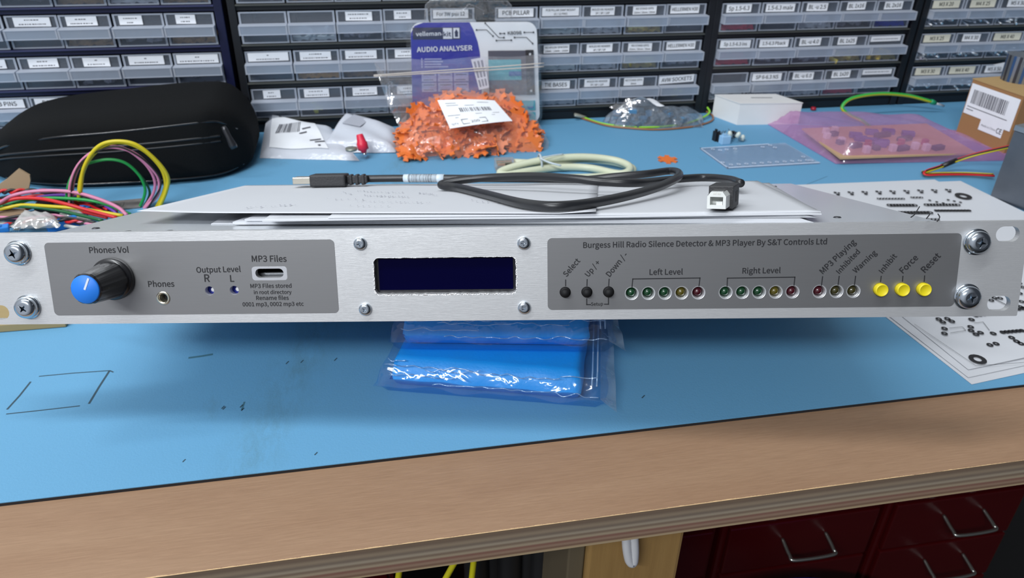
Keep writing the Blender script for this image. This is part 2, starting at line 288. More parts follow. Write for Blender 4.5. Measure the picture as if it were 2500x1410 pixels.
# letter outlines (advance, then closed contours)
LETTERS = {}
for _e in (' 31|;&95|36,-2 48,0 66,10 89,-2 93,9 80,14 74,19 87,42 92,55 80,55 71,34 65,25 47,43 39,54 50,62 59,72 62,84 60,95 53,102 42,104 30,101 22,93 19,80 19,73 25,56 15,48 8,39 5,27 9,12 20,2|57,17 45,9 38,8 27,11 20,17 18,27 19,35 31,47 38,36|34,62 30,75 31,88 36,94 42,96 48,94 51,90 52,84 50,76;+78|34,16 44,16 44,47 73,47 73,56 44,56 44,87 34,87 34,56 5,56 5,47 34,47;,39|11,-27 21,-20 28,-10 31,3 30,11 26,16 20,18 15,17 11,9 12,4 15,1 21,0 20,-8 15,-14 7,-19;-49|6,34 42,34 42,44 6,44;.39|19,-2 24,-1 29,8 27,13 24,16 19,18 11,13 10,8 11,3 15,-1;/55|2,-25 11,-25 53,111 44,111;078|39,-2 56,4 67,22 71,52 67,81 56,99 39,104 22,99 11,81 7,52 11,22 22,4|39,9 29,13 22,27 19,52 22,76 29,90 39,94 49,90 56,76 59,52 56,27 49,13;178|12,0 69,0 69,11 48,11 48,103 38,103 25,97 17,95 17,87 35,87 35,11 12,11;278|6,0 71,0 71,11 25,10 47,32 61,54 66,74 62,90 52,101 36,104 24,103 14,97 6,89 13,82 26,93 34,94 45,91 51,84 53,74 48,55 33,33 6,8;378|37,-2 54,2 65,12 70,27 67,40 59,49 48,54 58,60 64,68 66,79 62,93 52,101 36,104 25,103 16,99 8,92 15,84 28,93 36,94 45,92 51,86 53,78 51,68 42,61 25,58 25,48 44,46 54,39 57,28 54,18 47,11 36,9 26,11 17,15 11,21 4,12 12,5 23,0;478|48,0 60,0 60,28 73,28 73,39 60,39 60,103 46,103 3,37 3,28 48,28|48,39 16,39 48,89 48,70;578|37,-2 53,2 65,14 70,33 66,52 55,63 34,66 24,62 27,92 65,92 65,103 15,103 12,55 19,50 24,54 30,56 47,54 55,46 57,33 54,20 47,12 35,9 25,10 10,20 4,12 12,5 23,0;678|42,-2 57,2 68,14 72,32 68,49 58,60 43,64 35,62 27,58 20,51 24,77 33,90 46,94 52,93 63,86 70,94 55,103 46,104 27,99 13,81 8,49 12,21 25,4|20,41 27,49 34,53 41,54 51,51 58,44 60,32 57,19 51,11 42,8 31,12 24,23;778|28,0 41,0 44,36 53,66 71,95 71,103 7,103 7,92 57,92 41,64 32,35;878|39,-2 56,2 67,11 71,25 69,37 63,46 54,52 65,67 68,77 64,91 55,101 39,104 25,101 15,92 11,78 13,68 25,54 16,47 9,38 6,25 11,11 22,2|46,56 35,61 26,68 23,78 25,87 31,93 39,95 49,92 55,86 57,76 56,69 52,62|39,8 28,10 21,17 18,27 20,36 25,44 32,50 45,44 55,36 59,25 57,16 50,10;978|33,-2 51,4 65,22 70,56 66,83 53,99 36,104 21,100 10,89 6,71 10,53 20,43 34,39 43,40 58,51 54,26 45,13 32,9 20,12 15,17 8,9 15,3|58,62 51,54 44,50 37,48 26,51 20,59 18,71 21,83 27,92 36,95 47,91 54,80;A85|1,0 14,0 24,31 61,31 71,0 85,0 50,103 35,103|27,42 42,92 43,92 58,42;B92|14,0 47,0 67,3 81,13 86,30 83,42 76,50 65,55 73,60 78,68 80,78 75,92 63,100 45,103 14,103|27,59 27,92 56,91 64,86 67,76 65,67 57,61 42,59|27,10 27,49 45,49 60,47 70,41 73,31 70,19 60,13 45,10;C89|53,-2 65,0 75,5 84,13 77,21 70,15 62,11 53,10 36,15 25,29 21,52 26,74 37,88 54,93 62,92 69,89 75,83 82,92 75,98 65,103 54,104 30,98 14,80 8,51 14,23 30,5;D96|14,0 40,0 66,6 83,24 88,52 83,79 66,97 40,103 14,103|27,11 27,92 39,92 59,87 71,74 75,52 71,30 59,16 39,11;E83|14,0 75,0 75,11 27,11 27,48 66,48 66,60 27,60 27,92 73,92 73,103 14,103;F77|14,0 27,0 27,46 66,46 66,57 27,57 27,92 73,92 73,103 14,103;H102|14,0 27,0 27,48 75,48 75,0 88,0 88,103 75,103 75,60 27,60 27,103 14,103;I41|14,0 27,0 27,103 14,103;K91|14,0 27,0 27,32 45,54 75,0 90,0 53,64 85,103 70,103 27,51 27,103 14,103;L76|14,0 72,0 72,11 27,11 27,103 14,103;M114|14,0 26,0 24,87 25,87 52,10 61,10 89,87 88,0 100,0 100,103 84,103 57,26 30,103 14,103;N101|14,0 26,0 25,86 74,0 87,0 87,103 75,103 77,17 27,103 14,103;O104|52,-2 75,5 90,23 96,52 90,80 75,98 52,104 29,98 14,80 8,52 14,23 29,5|52,10 36,15 25,29 21,52 25,74 36,88 52,93 68,88 79,74 82,52 79,29 68,15;P89|14,0 27,0 27,41 44,41 64,44 77,55 82,73 77,90 64,100 43,103 14,103|27,51 27,92 42,92 57,90 66,84 69,73 66,61 57,54 42,51;Q104|52,9 36,14 25,29 21,52 25,74 36,88 52,93 68,88 79,74 82,52 79,29 68,14|83,-26 94,-25 98,-23 96,-13 85,-15 74,-13 66,-9 60,-1 79,8 91,26 96,52 90,80 75,98 52,104 29,98 14,80 8,52 13,25 26,7 46,-1 54,-14 66,-23;R89|27,54 27,92 44,92 58,90 66,85 69,74 66,63 58,56 44,54|70,0 85,0 59,45 71,50 79,60 82,74 77,91 65,100 46,103 14,103 14,0 27,0 27,44 46,44;S84|43,-2 61,2 73,13 77,27 75,40 67,49 34,65 27,70 25,78 27,86 34,91 44,93 53,92 67,84 74,92 66,98 55,103 44,104 27,101 16,91 11,77 15,65 23,56 56,40 62,35 64,26 62,17 54,12 43,10 32,11 14,22 7,13 17,5 29,0;T84|35,0 48,0 48,92 80,92 80,103 4,103 4,92 35,92;U101|51,-2 69,2 82,16 87,42 87,103 75,103 75,42 72,23 63,12 51,10 38,12 30,23 27,42 27,103 14,103 14,42 19,16 32,2;V81|33,0 48,0 81,103 67,103 41,13 40,13 14,103 0,103;W123|25,0 41,0 61,85 62,85 82,0 98,0 119,103 107,103 90,13 89,13 82,47 68,103 56,103 34,13 17,103 4,103;X80|2,0 16,0 40,44 64,0 78,0 48,52 76,103 62,103 41,61 19,103 4,103 32,53;Y74|31,0 44,0 44,40 75,103 61,103 38,51 14,103 0,103 31,40;a79|30,-2 39,0 56,9 57,0 68,0 68,47 65,63 56,74 41,78 20,73 11,68 16,59 31,66 39,67 49,65 54,58 55,48 28,43 13,34 8,20 11,8 19,1|34,9 27,10 22,14 21,21 24,29 35,36 55,40 55,18 41,10;b87|46,-2 63,3 75,17 79,39 76,60 66,73 49,78 41,77 25,67 26,111 13,111 13,0 23,0 24,8 39,-1|44,9 32,12 26,17 26,57 33,63 39,66 46,67 58,64 64,54 66,39 63,23 56,13;c71|43,-2 52,-1 68,8 62,16 51,10 44,9 32,12 23,23 20,38 24,53 32,64 44,67 55,64 60,61 66,69 53,77 44,78 26,73 12,60 7,38 12,16 25,3;d87|39,-2 48,0 62,9 63,0 74,0 74,111 61,111 62,69 48,77 40,78 24,73 12,59 7,38 11,16 22,3|42,9 30,12 23,22 21,38 24,53 31,64 43,67 55,64 61,59 61,19 48,10;e78|44,-2 53,-1 69,6 64,14 52,9 45,8 32,12 24,21 20,35 71,35 72,42 68,61 58,74 41,78 25,73 12,59 7,38 12,17 25,3|20,44 24,57 31,65 42,68 52,65 58,57 61,44;f46|5,66 15,66 15,0 28,0 28,66 44,66 44,76 28,76 29,96 32,101 41,103 47,101 50,111 37,113 25,110 17,102 15,88 15,76 5,75;g79|39,-35 59,-31 72,-22 77,-9 74,2 65,8 28,10 23,13 22,18 27,27 38,24 53,27 63,36 66,51 63,62 60,66 76,66 76,76 38,78 24,75 14,65 10,51 11,42 15,35 20,30 13,22 11,16 12,10 18,3 12,-2 8,-8 7,-15 11,-26 22,-33|38,33 30,35 25,41 22,51 24,60 30,67 38,69 47,67 52,60 55,51 52,41 47,35|40,-26 28,-25 21,-20 18,-13 19,-8 26,0 57,-2 63,-5 64,-11 61,-18 53,-24;h85|13,0 26,0 26,55 39,66 46,67 55,65 59,58 61,46 61,0 74,0 74,48 71,65 64,75 50,78 41,76 33,72 25,65 26,111 13,111;i39|13,0 26,0 26,76 13,76|19,92 24,93 27,96 28,100 27,105 19,109 12,105 11,100 12,96 15,93;k77|13,0 25,0 25,20 40,37 62,0 76,0 47,45 73,76 58,76 25,36 25,111 13,111;l40|29,-2 34,-1 32,9 27,9 26,14 26,111 13,111 13,15 14,6 19,0;m130|13,0 26,0 26,55 32,62 39,66 45,67 53,65 57,58 59,46 59,0 72,0 72,55 85,66 91,67 99,65 104,58 105,0 118,0 118,48 115,65 108,75 95,78 86,76 78,71 70,63 65,71 59,76 49,78 40,76 32,72 25,65 23,76 13,76;n85|13,0 26,0 26,55 39,66 46,67 55,65 59,58 61,46 61,0 74,0 74,48 71,65 64,75 50,78 41,76 32,72 25,65 23,76 13,76;o85|42,-2 60,3 73,16 78,38 73,60 60,73 42,78 25,73 12,60 7,38 12,16 25,3|42,9 31,12 23,23 20,38 23,53 31,64 42,67 54,64 62,53 65,38 62,23 54,12;p87|13,-32 26,-32 25,7 39,-1 46,-2 63,3 75,17 79,39 76,60 66,73 49,78 32,73 25,67 23,76 13,76|44,9 32,12 26,17 26,57 33,63 46,67 58,64 64,54 66,39 63,23 56,13;r54|13,0 26,0 26,49 32,59 38,65 45,67 52,65 55,76 46,78 38,76 31,71 25,62 23,76 13,76;s66|33,-2 48,1 57,9 60,21 57,32 48,39 29,47 23,51 21,57 22,63 27,67 35,68 47,65 52,61 58,69 52,74 44,77 35,78 21,75 12,67 9,56 12,46 20,39 46,27 48,20 47,14 42,10 33,8 25,9 17,12 11,17 4,9 13,3;t53|37,-2 51,1 48,11 40,9 33,10 29,15 28,66 49,66 49,76 28,76 28,97 17,97 16,76 4,75 4,66 15,66 15,24 17,10 24,1;u85|35,-2 45,0 61,12 62,0 72,0 72,76 60,76 60,22 53,15 46,11 39,9 31,11 26,18 25,76 12,76 12,28 14,12 22,2;v73|29,0 44,0 71,76 59,76 37,10 36,10 15,76 2,76;w112|25,0 40,0 56,63 73,0 88,0 109,76 96,76 81,11 80,11 63,76 50,76 33,11 17,76 4,76;x70|2,0 16,0 34,31 54,0 68,0 43,38 66,76 52,76 36,47 18,76 4,76 27,40;y73|27,-29 36,-20 43,-6 71,76 59,76 39,12 15,76 2,76 32,0 31,-6 27,-14 21,-20 9,-22 8,-21 5,-31 11,-33').split(';'):
    _h, *_c = _e[1:].split('|'); LETTERS[_e[0]] = (int(_h)*2.7961, [[tuple(int(v)*2.7961/400 for v in p.split(',')) for p in q.split(' ')] for q in _c if q])
_gc = {}; _tc = {}
def glyph(ch, bold):
    if (ch, bold) in _gc: return _gc[(ch, bold)]
    adv, cs = LETTERS[ch]; vs = []; fs = []
    area = lambda p: sum(a[0]*b[1]-b[0]*a[1] for a, b in zip(p, p[1:]+p[:1]))/2
    sg = math.copysign(1, area(max(cs, key=lambda p: abs(area(p))))) if cs else 1
    outer = [p for p in cs if area(p)*sg > 0]; holes = [p for p in cs if area(p)*sg < 0]
    def isin(q, p):
        c = False; x, y = q; j = len(p)-1
        for i in range(len(p)):
            if (p[i][1] > y) != (p[j][1] > y) and x < (p[j][0]-p[i][0])*(y-p[i][1])/(p[j][1]-p[i][1])+p[i][0]: c = not c
            j = i
        return c
    for o_ in outer:        # strokes of one letter may overlap, so each is filled on its own
        cu = bpy.data.curves.new('t', 'CURVE'); cu.dimensions = '2D'; cu.fill_mode = 'BOTH'; cu.offset = bold
        for pts in [o_]+[h for h in holes if isin(h[0], o_)]:
            sp = cu.splines.new('POLY'); sp.points.add(len(pts)-1); sp.use_cyclic_u = True
            for p, q in zip(sp.points, pts): p.co = (q[0], q[1], 0, 1)
        ob = bpy.data.objects.new('t', cu); me = ob.to_mesh(); n0 = len(vs)
        vs += [(v.co.x, v.co.y) for v in me.vertices]; fs += [[i+n0 for i in p.vertices] for p in me.polygons]
        ob.to_mesh_clear(); bpy.data.objects.remove(ob); bpy.data.curves.remove(cu)
    _gc[(ch, bold)] = (vs, fs, adv/400); return _gc[(ch, bold)]
def glyphs(txt, bold=0.0):
    k = (txt, bold)
    if k in _tc: return _tc[k]
    vs = []; fs = []; x = 0
    for ch in txt:
        v, f, ad = glyph(ch, bold); o = len(vs); vs += [(a+x, b) for a, b in v]; fs += [[i+o for i in q] for q in f]; x += ad
    x0 = min(v[0] for v in vs); x1 = max(v[0] for v in vs); _tc[k] = ([(a-x0, b) for a, b in vs], fs, x1-x0); return _tc[k]
def text(mb, txt, place, x0, y0, x1, y1, mi=0, squash=1.0, bold=0.0):
    """baseline from (x0,y0) to (x1,y1) in plate coordinates; bold = a few copies side by side"""
    vs, fs, wd = glyphs(txt); L = math.hypot(x1-x0, y1-y0); k = L/wd; dx, dy = (x1-x0)/L, (y1-y0)/L
    for q, (sx, sy) in enumerate([(0, 0)] if not bold else [(-bold, 0), (bold, 0), (0, bold), (0, -bold)]):
        mb.add([np.array(place(x0+((a+sx)*dx-(b+sy)*squash*dy)*k, y0+((a+sx)*dy+(b+sy)*squash*dx)*k))-np.array([0, .03*q, 0]) for a, b in vs], fs, mi)
def bilinear(c, a, b): return (1-a)*(1-b)*np.array(c[0])+a*(1-b)*np.array(c[1])+a*b*np.array(c[2])+(1-a)*b*np.array(c[3])

# ================================================================== THE SETTING
mb = MB(); mb.box((-2500, -1500, -900), (2800, 1100, -880)); tag(mb.build('floor', mat('floor_grey', (0.008, 0.008, 0.009), 0.6)), kind='structure')
mb = MB(); mb.box((-2500, 1000, -880), (2800, 1040, 1900)); tag(mb.build('wall_back', mat('wall_paint', (0.62, 0.62, 0.60), 0.8)), kind='structure')

# ================================================================== WORKBENCH
bench = thing('workbench', 'long plywood workbench with a raw layered front edge, under the blue mat', 'workbench', (100, 232.7, -880))
mb = MB(); mb.box((-900, 232.7, -18), (1300, 990, 0)); mb.build('plywood_top', mat_plywood(), bench)
POST = mat('pine_post', (0.36, 0.22, 0.075), 0.6, noise=12, stretch=(9, 9, 0.7), col2=(0.22, 0.12, 0.035), bump=0.3, bscale=30)
mb = MB(); mb.box((98, 268, -880), (153, 330, -18), bev=2)
mb.build('post', POST, bench)
mb = MB(); mb.box((88, 272, -880), (97.5, 330, -18), bev=1); mb.build('side_batten', mat('grey_batten', (0.11, 0.085, 0.05), 0.7, stretch=(9, 9, 1)), bench)
for x in (-850, 1200):
    mb = MB(); mb.box((x, 300, -880), (x+60, 360, -18)); mb.build('post', POST, bench)

# antistatic mat
matth = thing('bench_mat', 'sky blue rubber work mat with black underside covering the bench', 'mat', (100, 540, 0))
mb = MB(); mb.box((-800, 285.7, 0.05), (1200, 792, 1.6)); mb.build('backing', mat('mat_black', (0.012, 0.012, 0.015), 0.7), matth)
mb = MB(); mb.box((-800, 285.9, 1.6), (1200, 792, 2.0)); mb.build('blue_surface', mat_blue_mat(), matth)
PEN = mat('pen_grey', (0.03, 0.07, 0.10), 0.7)
def stroke(pts, wd=0.8, z=2.05, m=None):
    mb = MB()
    P = [G(x, y, z) for x, y in pts]
    for a, b in zip(P, P[1:]):
        d = b-a; n = np.array([-d[1], d[0], 0]); n = n/np.linalg.norm(n)*wd/2; mb.quad([a-n, b-n, b+n, a+n])
    mb.build('pen_mark', m or PEN, matth)
stroke([(95, 918), (180, 910), (268, 904), (277, 908)]); stroke([(267, 905), (243, 942), (217, 985)], 1.2); stroke([(75, 931), (48, 965), (17, 999)], 1.1)
stroke([(15, 1010), (90, 1002), (195, 990)]); stroke([(1940, 461), (1990, 442), (2020, 430)], 0.4)
for x, y in [(738, 881), (702, 884), (820, 876), (545, 993), (548, 995), (590, 990), (593, 998), (450, 1123), (772, 1106), (1571, 967)]: stroke([(x-4, y+4), (x+3, y-3)], 0.7)
SCF = mat('scuff', (0.05, 0.16, 0.22), 0.8)
stroke([(460, 873), (490, 869), (520, 864)], 1.8, m=SCF); stroke([(590, 1000), (597, 980)], 1.0, m=SCF)

# ================================================================== PARTS DRAWER CABINETS
DR_BODY = film('drawer_frosted', tint=(0.90, 0.92, 0.96), milk=0.09, gloss=0.04, milkcol=(0.52, 0.58, 0.68), rough=0.3, bump=0.1)
DR_LIP = film('drawer_lip_frosted', tint=(0.88, 0.92, 0.96), milk=0.36, gloss=0.05, milkcol=(0.46, 0.52, 0.62), rough=0.3, bump=0.1)
DR_RIM = film('drawer_rim_frosted', tint=(0.86, 0.9, 0.95), milk=0.58, gloss=0.04, milkcol=(0.56, 0.60, 0.68), rough=0.3, bump=0.1)
PW, PH = 44.6, 29.6      # drawer front size
YF = 795.0               # plane of the drawer fronts
def drawer_mesh():
    b = MB(); t = 1.1; D = 95
    b.box((0, 0, 0), (PW, t, PH)); b.box((0, 0, 0), (t, D, PH)); b.box((PW-t, 0, 0), (PW, D, PH)); b.box((0, 0, 0), (PW, D, t)); b.box((0, D-t, 0), (PW, D, PH*0.8))
    return b.mesh(DR_BODY)
def rim_mesh():
    b = MB(); b.box((0, -0.6, 0), (1.9, -0.05, PH)); b.box((PW-1.9, -0.6, 0), (PW, -0.05, PH)); b.box((1.9, -0.6, PH-1.2), (PW-1.9, -0.05, PH)); b.box((1.9, -0.6, 0), (PW-1.9, -0.05, 1.2))
    return b.mesh(DR_RIM)
def lip_mesh():
    b = MB(); z1 = 19.0; z0 = 9.8; P = 11
    b.box((-0.3, -P, z1-1.2), (PW+0.3, -0.7, z1), 1, bev=0.35)            # flat top
    b.box((1.4, -P, z0), (PW-1.4, -P+1.1, z1-1.3), 0)                        # front flap
    b.box((-0.3, -P, z0), (1.3, -0.7, z1-1.3), 1); b.box((PW-1.3, -P, z0), (PW+0.3, -0.7, z1-1.3), 1)
    b.box((1.4, -P-0.05, z0), (PW-1.4, -P+0.9, z0+1.0), 1)
    return b.mesh([DR_LIP, DR_RIM])
DM, RM, LM = drawer_mesh(), rim_mesh(), lip_mesh()
CREAM = mat('label_cream', (0.72, 0.70, 0.58), 0.6)
CONTENT = {
 'brown': mat('bits_brown', (0.510, 0.289, 0.102), 0.5, noise=300, col2=(0.10, 0.06, 0.03)), 'amber': mat('bits_amber', (0.950, 0.510, 0.085), 0.4, noise=300, col2=(0.3, 0.14, 0.04)),
 'white': mat('bits_white', (0.950, 0.950, 0.950), 0.4, noise=200, col2=(0.4, 0.4, 0.38)), 'brass': mat('bits_brass', (0.950, 0.748, 0.204), 0.3, 0.7), 'clear': mat('bits_clear', (0.714, 0.782, 0.748), 0.3),
 'red': mat('bits_red', (0.714, 0.020, 0.060), 0.4), 'blue': mat('bits_blue', (0.017, 0.034, 0.510), 0.4), 'dark': mat('bits_dark', (0.051, 0.060, 0.085), 0.5),
 'steel': mat('bits_steel', (0.935, 0.950, 0.950), 0.25, 0.8), 'yellow': mat('bits_yellow', (0.950, 0.935, 0.051), 0.5), 'grey': mat('bits_grey', (0.340, 0.340, 0.374), 0.5)}
def pile(x, z, kind, cabword, where, n=26):
    """loose parts lying in one drawer, nobody could count them"""
    b = MB(); rnd = random.Random(int(x*7+z*13)+5)
    if kind not in ('steel', 'yellow', 'grey'): b.grid(lambda a, c: (x+2+(PW-4)*a, YF+2.0+36*c, z+1.4+4.4*min(1, c*8)+1.1*math.sin(a*31)*math.sin(c*23+a*9)), 18, 10)
    if kind == 'yellow': n = 3
    for _ in range(n):
        L = {'steel': 20, 'brass': 14, 'white': 10, 'amber': 8}.get(kind, 7)*rnd.uniform(.6, 1.1); r = {'steel': 1.3, 'white': 3.4, 'red': 2.4, 'brass': 2.2}.get(kind, 1.8)
        T = Matrix.Translation((x+rnd.uniform(7, PW-7), YF+2.5+r+rnd.uniform(0, 16), z+1.3+r+rnd.uniform(0, 8))) @ Matrix.Rotation(rnd.uniform(-1.3, 1.3) if kind != 'steel' else rnd.uniform(0.9, 1.9)*rnd.choice((1, -1)), 4, 'Z') @ Matrix.Rotation(rnd.uniform(-.35, .35), 4, 'Y')
        if kind in ('steel', 'clear', 'amber'): b.lathe([(r, -L/2), (r, L/2)], 6, 0, T @ Matrix.Rotation(math.pi/2, 4, 'Y'))
        else: b.box((-L/2, -r, -r), (L/2, r, r*rnd.uniform(.4, 1)), 0, T)
    nm = {'steel': 'screws', 'brass': 'brass_spacers', 'white': 'connector_housings', 'clear': 'nylon_spacers'}.get(kind, 'loose_components')
    o = b.build(nm, CONTENT[kind]); col = {'steel': 'shiny steel screws', 'brass': 'brass coloured spacers', 'white': 'white plastic connector bits', 'clear': 'pale nylon bits'}.get(kind, kind+' loose components')
    tag(o, f'{col} lying in the drawer {where} {cabword}', 'components', kind='stuff')
ROWZ = [128.7, 91.2, 53.7, 16.2]
ORD = ['leftmost', 'second', 'middle', 'fourth', 'rightmost']; ROWN = ['top visible row', 'upper labelled row', 'middle labelled row', 'bottom row']
def cabinet(x0, colour, label, word, texts, contents, pitch=46.4, flip=None):
    W = pitch*5; xf0, xf1 = x0-8.5, x0+W+8.0
    root = thing('parts_cabinet', label, 'drawer cabinet', ((xf0+xf1)/2, 860, 2), 'small parts cabinets along the back of the bench')
    fm = mat('cabinet_'+colour, {'navy': (0.003, 0.005, 0.036), 'black': (0.007, 0.008, 0.011)}[colour], 0.42)
    lm = mat('shelf_edge_'+colour, {'navy': (0.035, 0.04, 0.12), 'black': (0.075, 0.078, 0.07)}[colour], 0.5)
    b = MB(); z1 = 166
    b.box((xf0, 791, 2), (x0-1.2, 925, z1), bev=0.8); b.box((x0+W+0.2, 791, 2), (xf1, 925, z1), bev=0.8); b.box((x0-1.2, 921, 2), (x0+W+.2, 924, z1)); b.box((x0-1.2, 793, 2.05), (x0+W+.2, 921, 10))
    b.box((x0-1.2, 791, z1-5), (x0+W+.2, 921, z1))
    for z in ROWZ: b.box((x0-1.2, 797, z-4.3), (x0+W+.2, 921, z-0.6), 0)
    for z in ROWZ: b.box((x0-1.2, 791.2, z-2.1), (x0+W+.2, 797, z-0.7), 1, bev=0.3); b.box((x0-1.2, 794.5, z-6.5), (x0+W+.2, 797, z-2.15), 0)
    for i in range(1, 5): b.box((x0+i*pitch-1.3, 812, 10), (x0+i*pitch-0.5, 921, z1-5))
    b.build('frame', [fm, lm], root)
    for r in range(4):
        for c in range(5):
            jx = random.uniform(-.5, .5); jy = random.uniform(-1.2, .8)
            dx, dz = x0+c*pitch+jx, ROWZ[r]
            d = bpy.data.objects.new('drawer', DM); COL.objects.link(d); d.parent = root
            d.location = Vector((dx, YF+jy, dz))*mm-root.location
            for nm, me in (('rim', RM), ('pull_lip', LM)):
                k = bpy.data.objects.new(nm, me); COL.objects.link(k); k.parent = d
            tx = texts.get((r, c))
            if tx:
                s, fx0, fx1, cream = tx; b = MB(); a0, a1 = PW*fx0, PW*fx1; h0, h1 = 20.0, 28.2
                if s.startswith('~'): h0, h1 = 22.3, 28.0; s = s[1:]
                tilt = 1.8 if 'SOCKETS' in s and len(s) < 16 else random.uniform(-.4, .4)
                b.box((a0, -0.95, h0), (a1, -0.65, h1))
                v = b.v; b.v = [(p[0], p[1], p[2]+(p[0]-a0)/(a1-a0)*tilt) for p in v]
                pl = lambda x, y, a0=a0, a1=a1, tilt=tilt: (x, -1.0, y+(x-a0)/(a1-a0)*tilt)
                lines = s.split('|'); n = len(lines)
                for i, ln in enumerate(lines):
                    zc = h0+(h1-h0)*(0.5 if n == 1 else (0.70, 0.24)[i]); hh = (4.0 if n == 1 else 2.0)
                    if len(ln) > 12 and n == 1: hh = 3.4
                    if ln.startswith('#'):      # print too small to read in the photo: a row of specks
                        q = float(ln[1:]); L = (a1-a0)*q; xs = (a0+a1)/2-L/2; k = 0
                        while k < L-1: wd = random.uniform(.8, 2.2); b.box((xs+k, -1.02, zc-0.45), (xs+min(k+wd, L), -0.96, zc+0.45), 2); k += wd+random.uniform(.3, .9)
                    elif ln:
                        _, _, wd = glyphs(ln); L = min((a1-a0)*0.9, wd*hh*1.35)
                        sq = min(1.35, (hh*1.4)/(L/wd)); text(b, ln, pl, (a0+a1)/2-L/2, zc-hh*0.48, (a0+a1)/2+L/2, zc-hh*0.48, 1, squash=sq, bold=0.018)
                me = b.mesh([CREAM if cream else LABEL, INK, GREYINK]); lo = bpy.data.objects.new('label', me); COL.objects.link(lo); lo.parent = d
            k = contents.get((r, c))
            if k: pile(dx, dz, k, word, f'{ORD[c]} in the {ROWN[r]} of', 34 if k in ('steel', 'white', 'clear', 'amber') else 20)
    return root
i2 = '#0.4|#0.75'
cabinet(-368-1, 'navy', 'dark navy framed drawer cabinet behind the black zip case', 'the navy cabinet behind the black case',
 {(1, 0): (i2, .1, .8, 0), (1, 1): (i2, .16, .86, 0), (1, 2): (i2, .14, .74, 0), (1, 3): ('#0.6|#0.35', .12, .58, 0), (1, 4): ('#0.5|#0.5', .22, .62, 0),
  (2, 0): (i2, .2, .8, 0), (2, 1): (i2, .2, .78, 0), (2, 2): ('#0.1|#0.7', .25, .78, 0), (2, 3): ('#0.1|#0.7', .12, .84, 0), (2, 4): ('#0.1|#0.85', .06, .93, 0),
  (3, 0): ('PCB PINS', .1, .9, 0), (3, 1): ('PCB PINS', .1, .92, 0), (3, 2): ('#0.5', .1, .9, 0), (3, 3): (i2, .1, .8, 0), (3, 4): (i2, .1, .8, 0)},
 {(0, 1): 'grey', (0, 2): 'brown', (0, 3): 'white', (0, 4): 'brown', (1, 2): 'brown', (1, 3): 'grey', (1, 4): 'brown', (2, 2): 'grey', (2, 4): 'dark', (3, 0): 'clear', (3, 1): 'clear'}, pitch=46.2)
cabinet(-117, 'black', 'black framed drawer cabinet just right of the navy one, behind the white packets', 'the black cabinet behind the white packets',
 {(1, 2): ('#0.8|#0.7', .2, .78, 0), (1, 3): ('#0.7|#0.4', .24, .62, 0), (1, 4): ('For 3W psu 12', .06, .86, 0),
  (2, 0): ('#0.06|#0.6', .06, .93, 0), (2, 1): ('#0.4|#0.8', .14, .82, 0), (2, 2): ('#0.4|#0.8', .12, .82, 0), (2, 3): (i2, .2, .7, 0), (2, 4): (i2, .2, .7, 0),
  (3, 0): ('#0.4|#0.6', .26, .64, 0), (3, 1): ('#0.6|#0.85', .14, .7, 0), (3, 2): ('#0.4|#0.85', .2, .76, 0), (3, 3): (i2, .2, .7, 0)},
 {(0, 0): 'grey', (0, 1): 'brown', (0, 2): 'clear', (1, 2): 'grey', (1, 3): 'white', (1, 1): 'clear', (2, 1): 'amber', (2, 2): 'brown', (3, 1): 'yellow', (3, 2): 'clear', (2, 0): 'dark'}, pitch=46.0)
cabinet(133.5, 'black', 'black framed drawer cabinet behind the orange bag and the grey bag', 'the black cabinet behind the grey bag',
 {(1, 0): ('PCB PILLAR', .08, .9, 0), (1, 1): ('PCB PILLAR SNAP MOUNT|10 / 12 PINS', .06, .94, 0), (1, 2): ('MOLEX KK HEADER|2P / 3P / 10P', .2, .78, 0), (1, 3): ('M3 STAND OFFS|12mm / 16mm / 20mm', .18, .76, 0), (1, 4): ('HELLERMEN H30', .1, .82, 0),
  (2, 1): ('M3 NYLON SPACERS|10MM / 15MM / 20MM', .14, .76, 0), (2, 2): ('MOLEX KK HEADER|4P / 5P / 6P', .16, .8, 0), (2, 3): ('M3 STAND OFFS|25mm / 30mm / 35mm', .16, .76, 0), (2, 4): ('HELLERMEN H30', .1, .84, 0),
  (3, 1): ('TIE BASES', .12, .82, 0), (3, 2): ('MOLEX KK HEADER|7P / 8P / 12P', .16, .8, 0), (3, 3): ('M3 STAND OFFS|8mm', .14, .64, 0), (3, 4): ('AVW SOCKETS', .02, .93, 0)},
 {(1, 1): 'clear', (1, 2): 'white', (1, 3): 'brass', (1, 4): 'dark', (2, 1): 'clear', (2, 2): 'white', (2, 3): 'brass', (2, 4): 'grey', (3, 1): 'white', (3, 2): 'white', (3, 4): 'yellow', (0, 1): 'grey', (0, 2): 'grey'}, pitch=46.0)
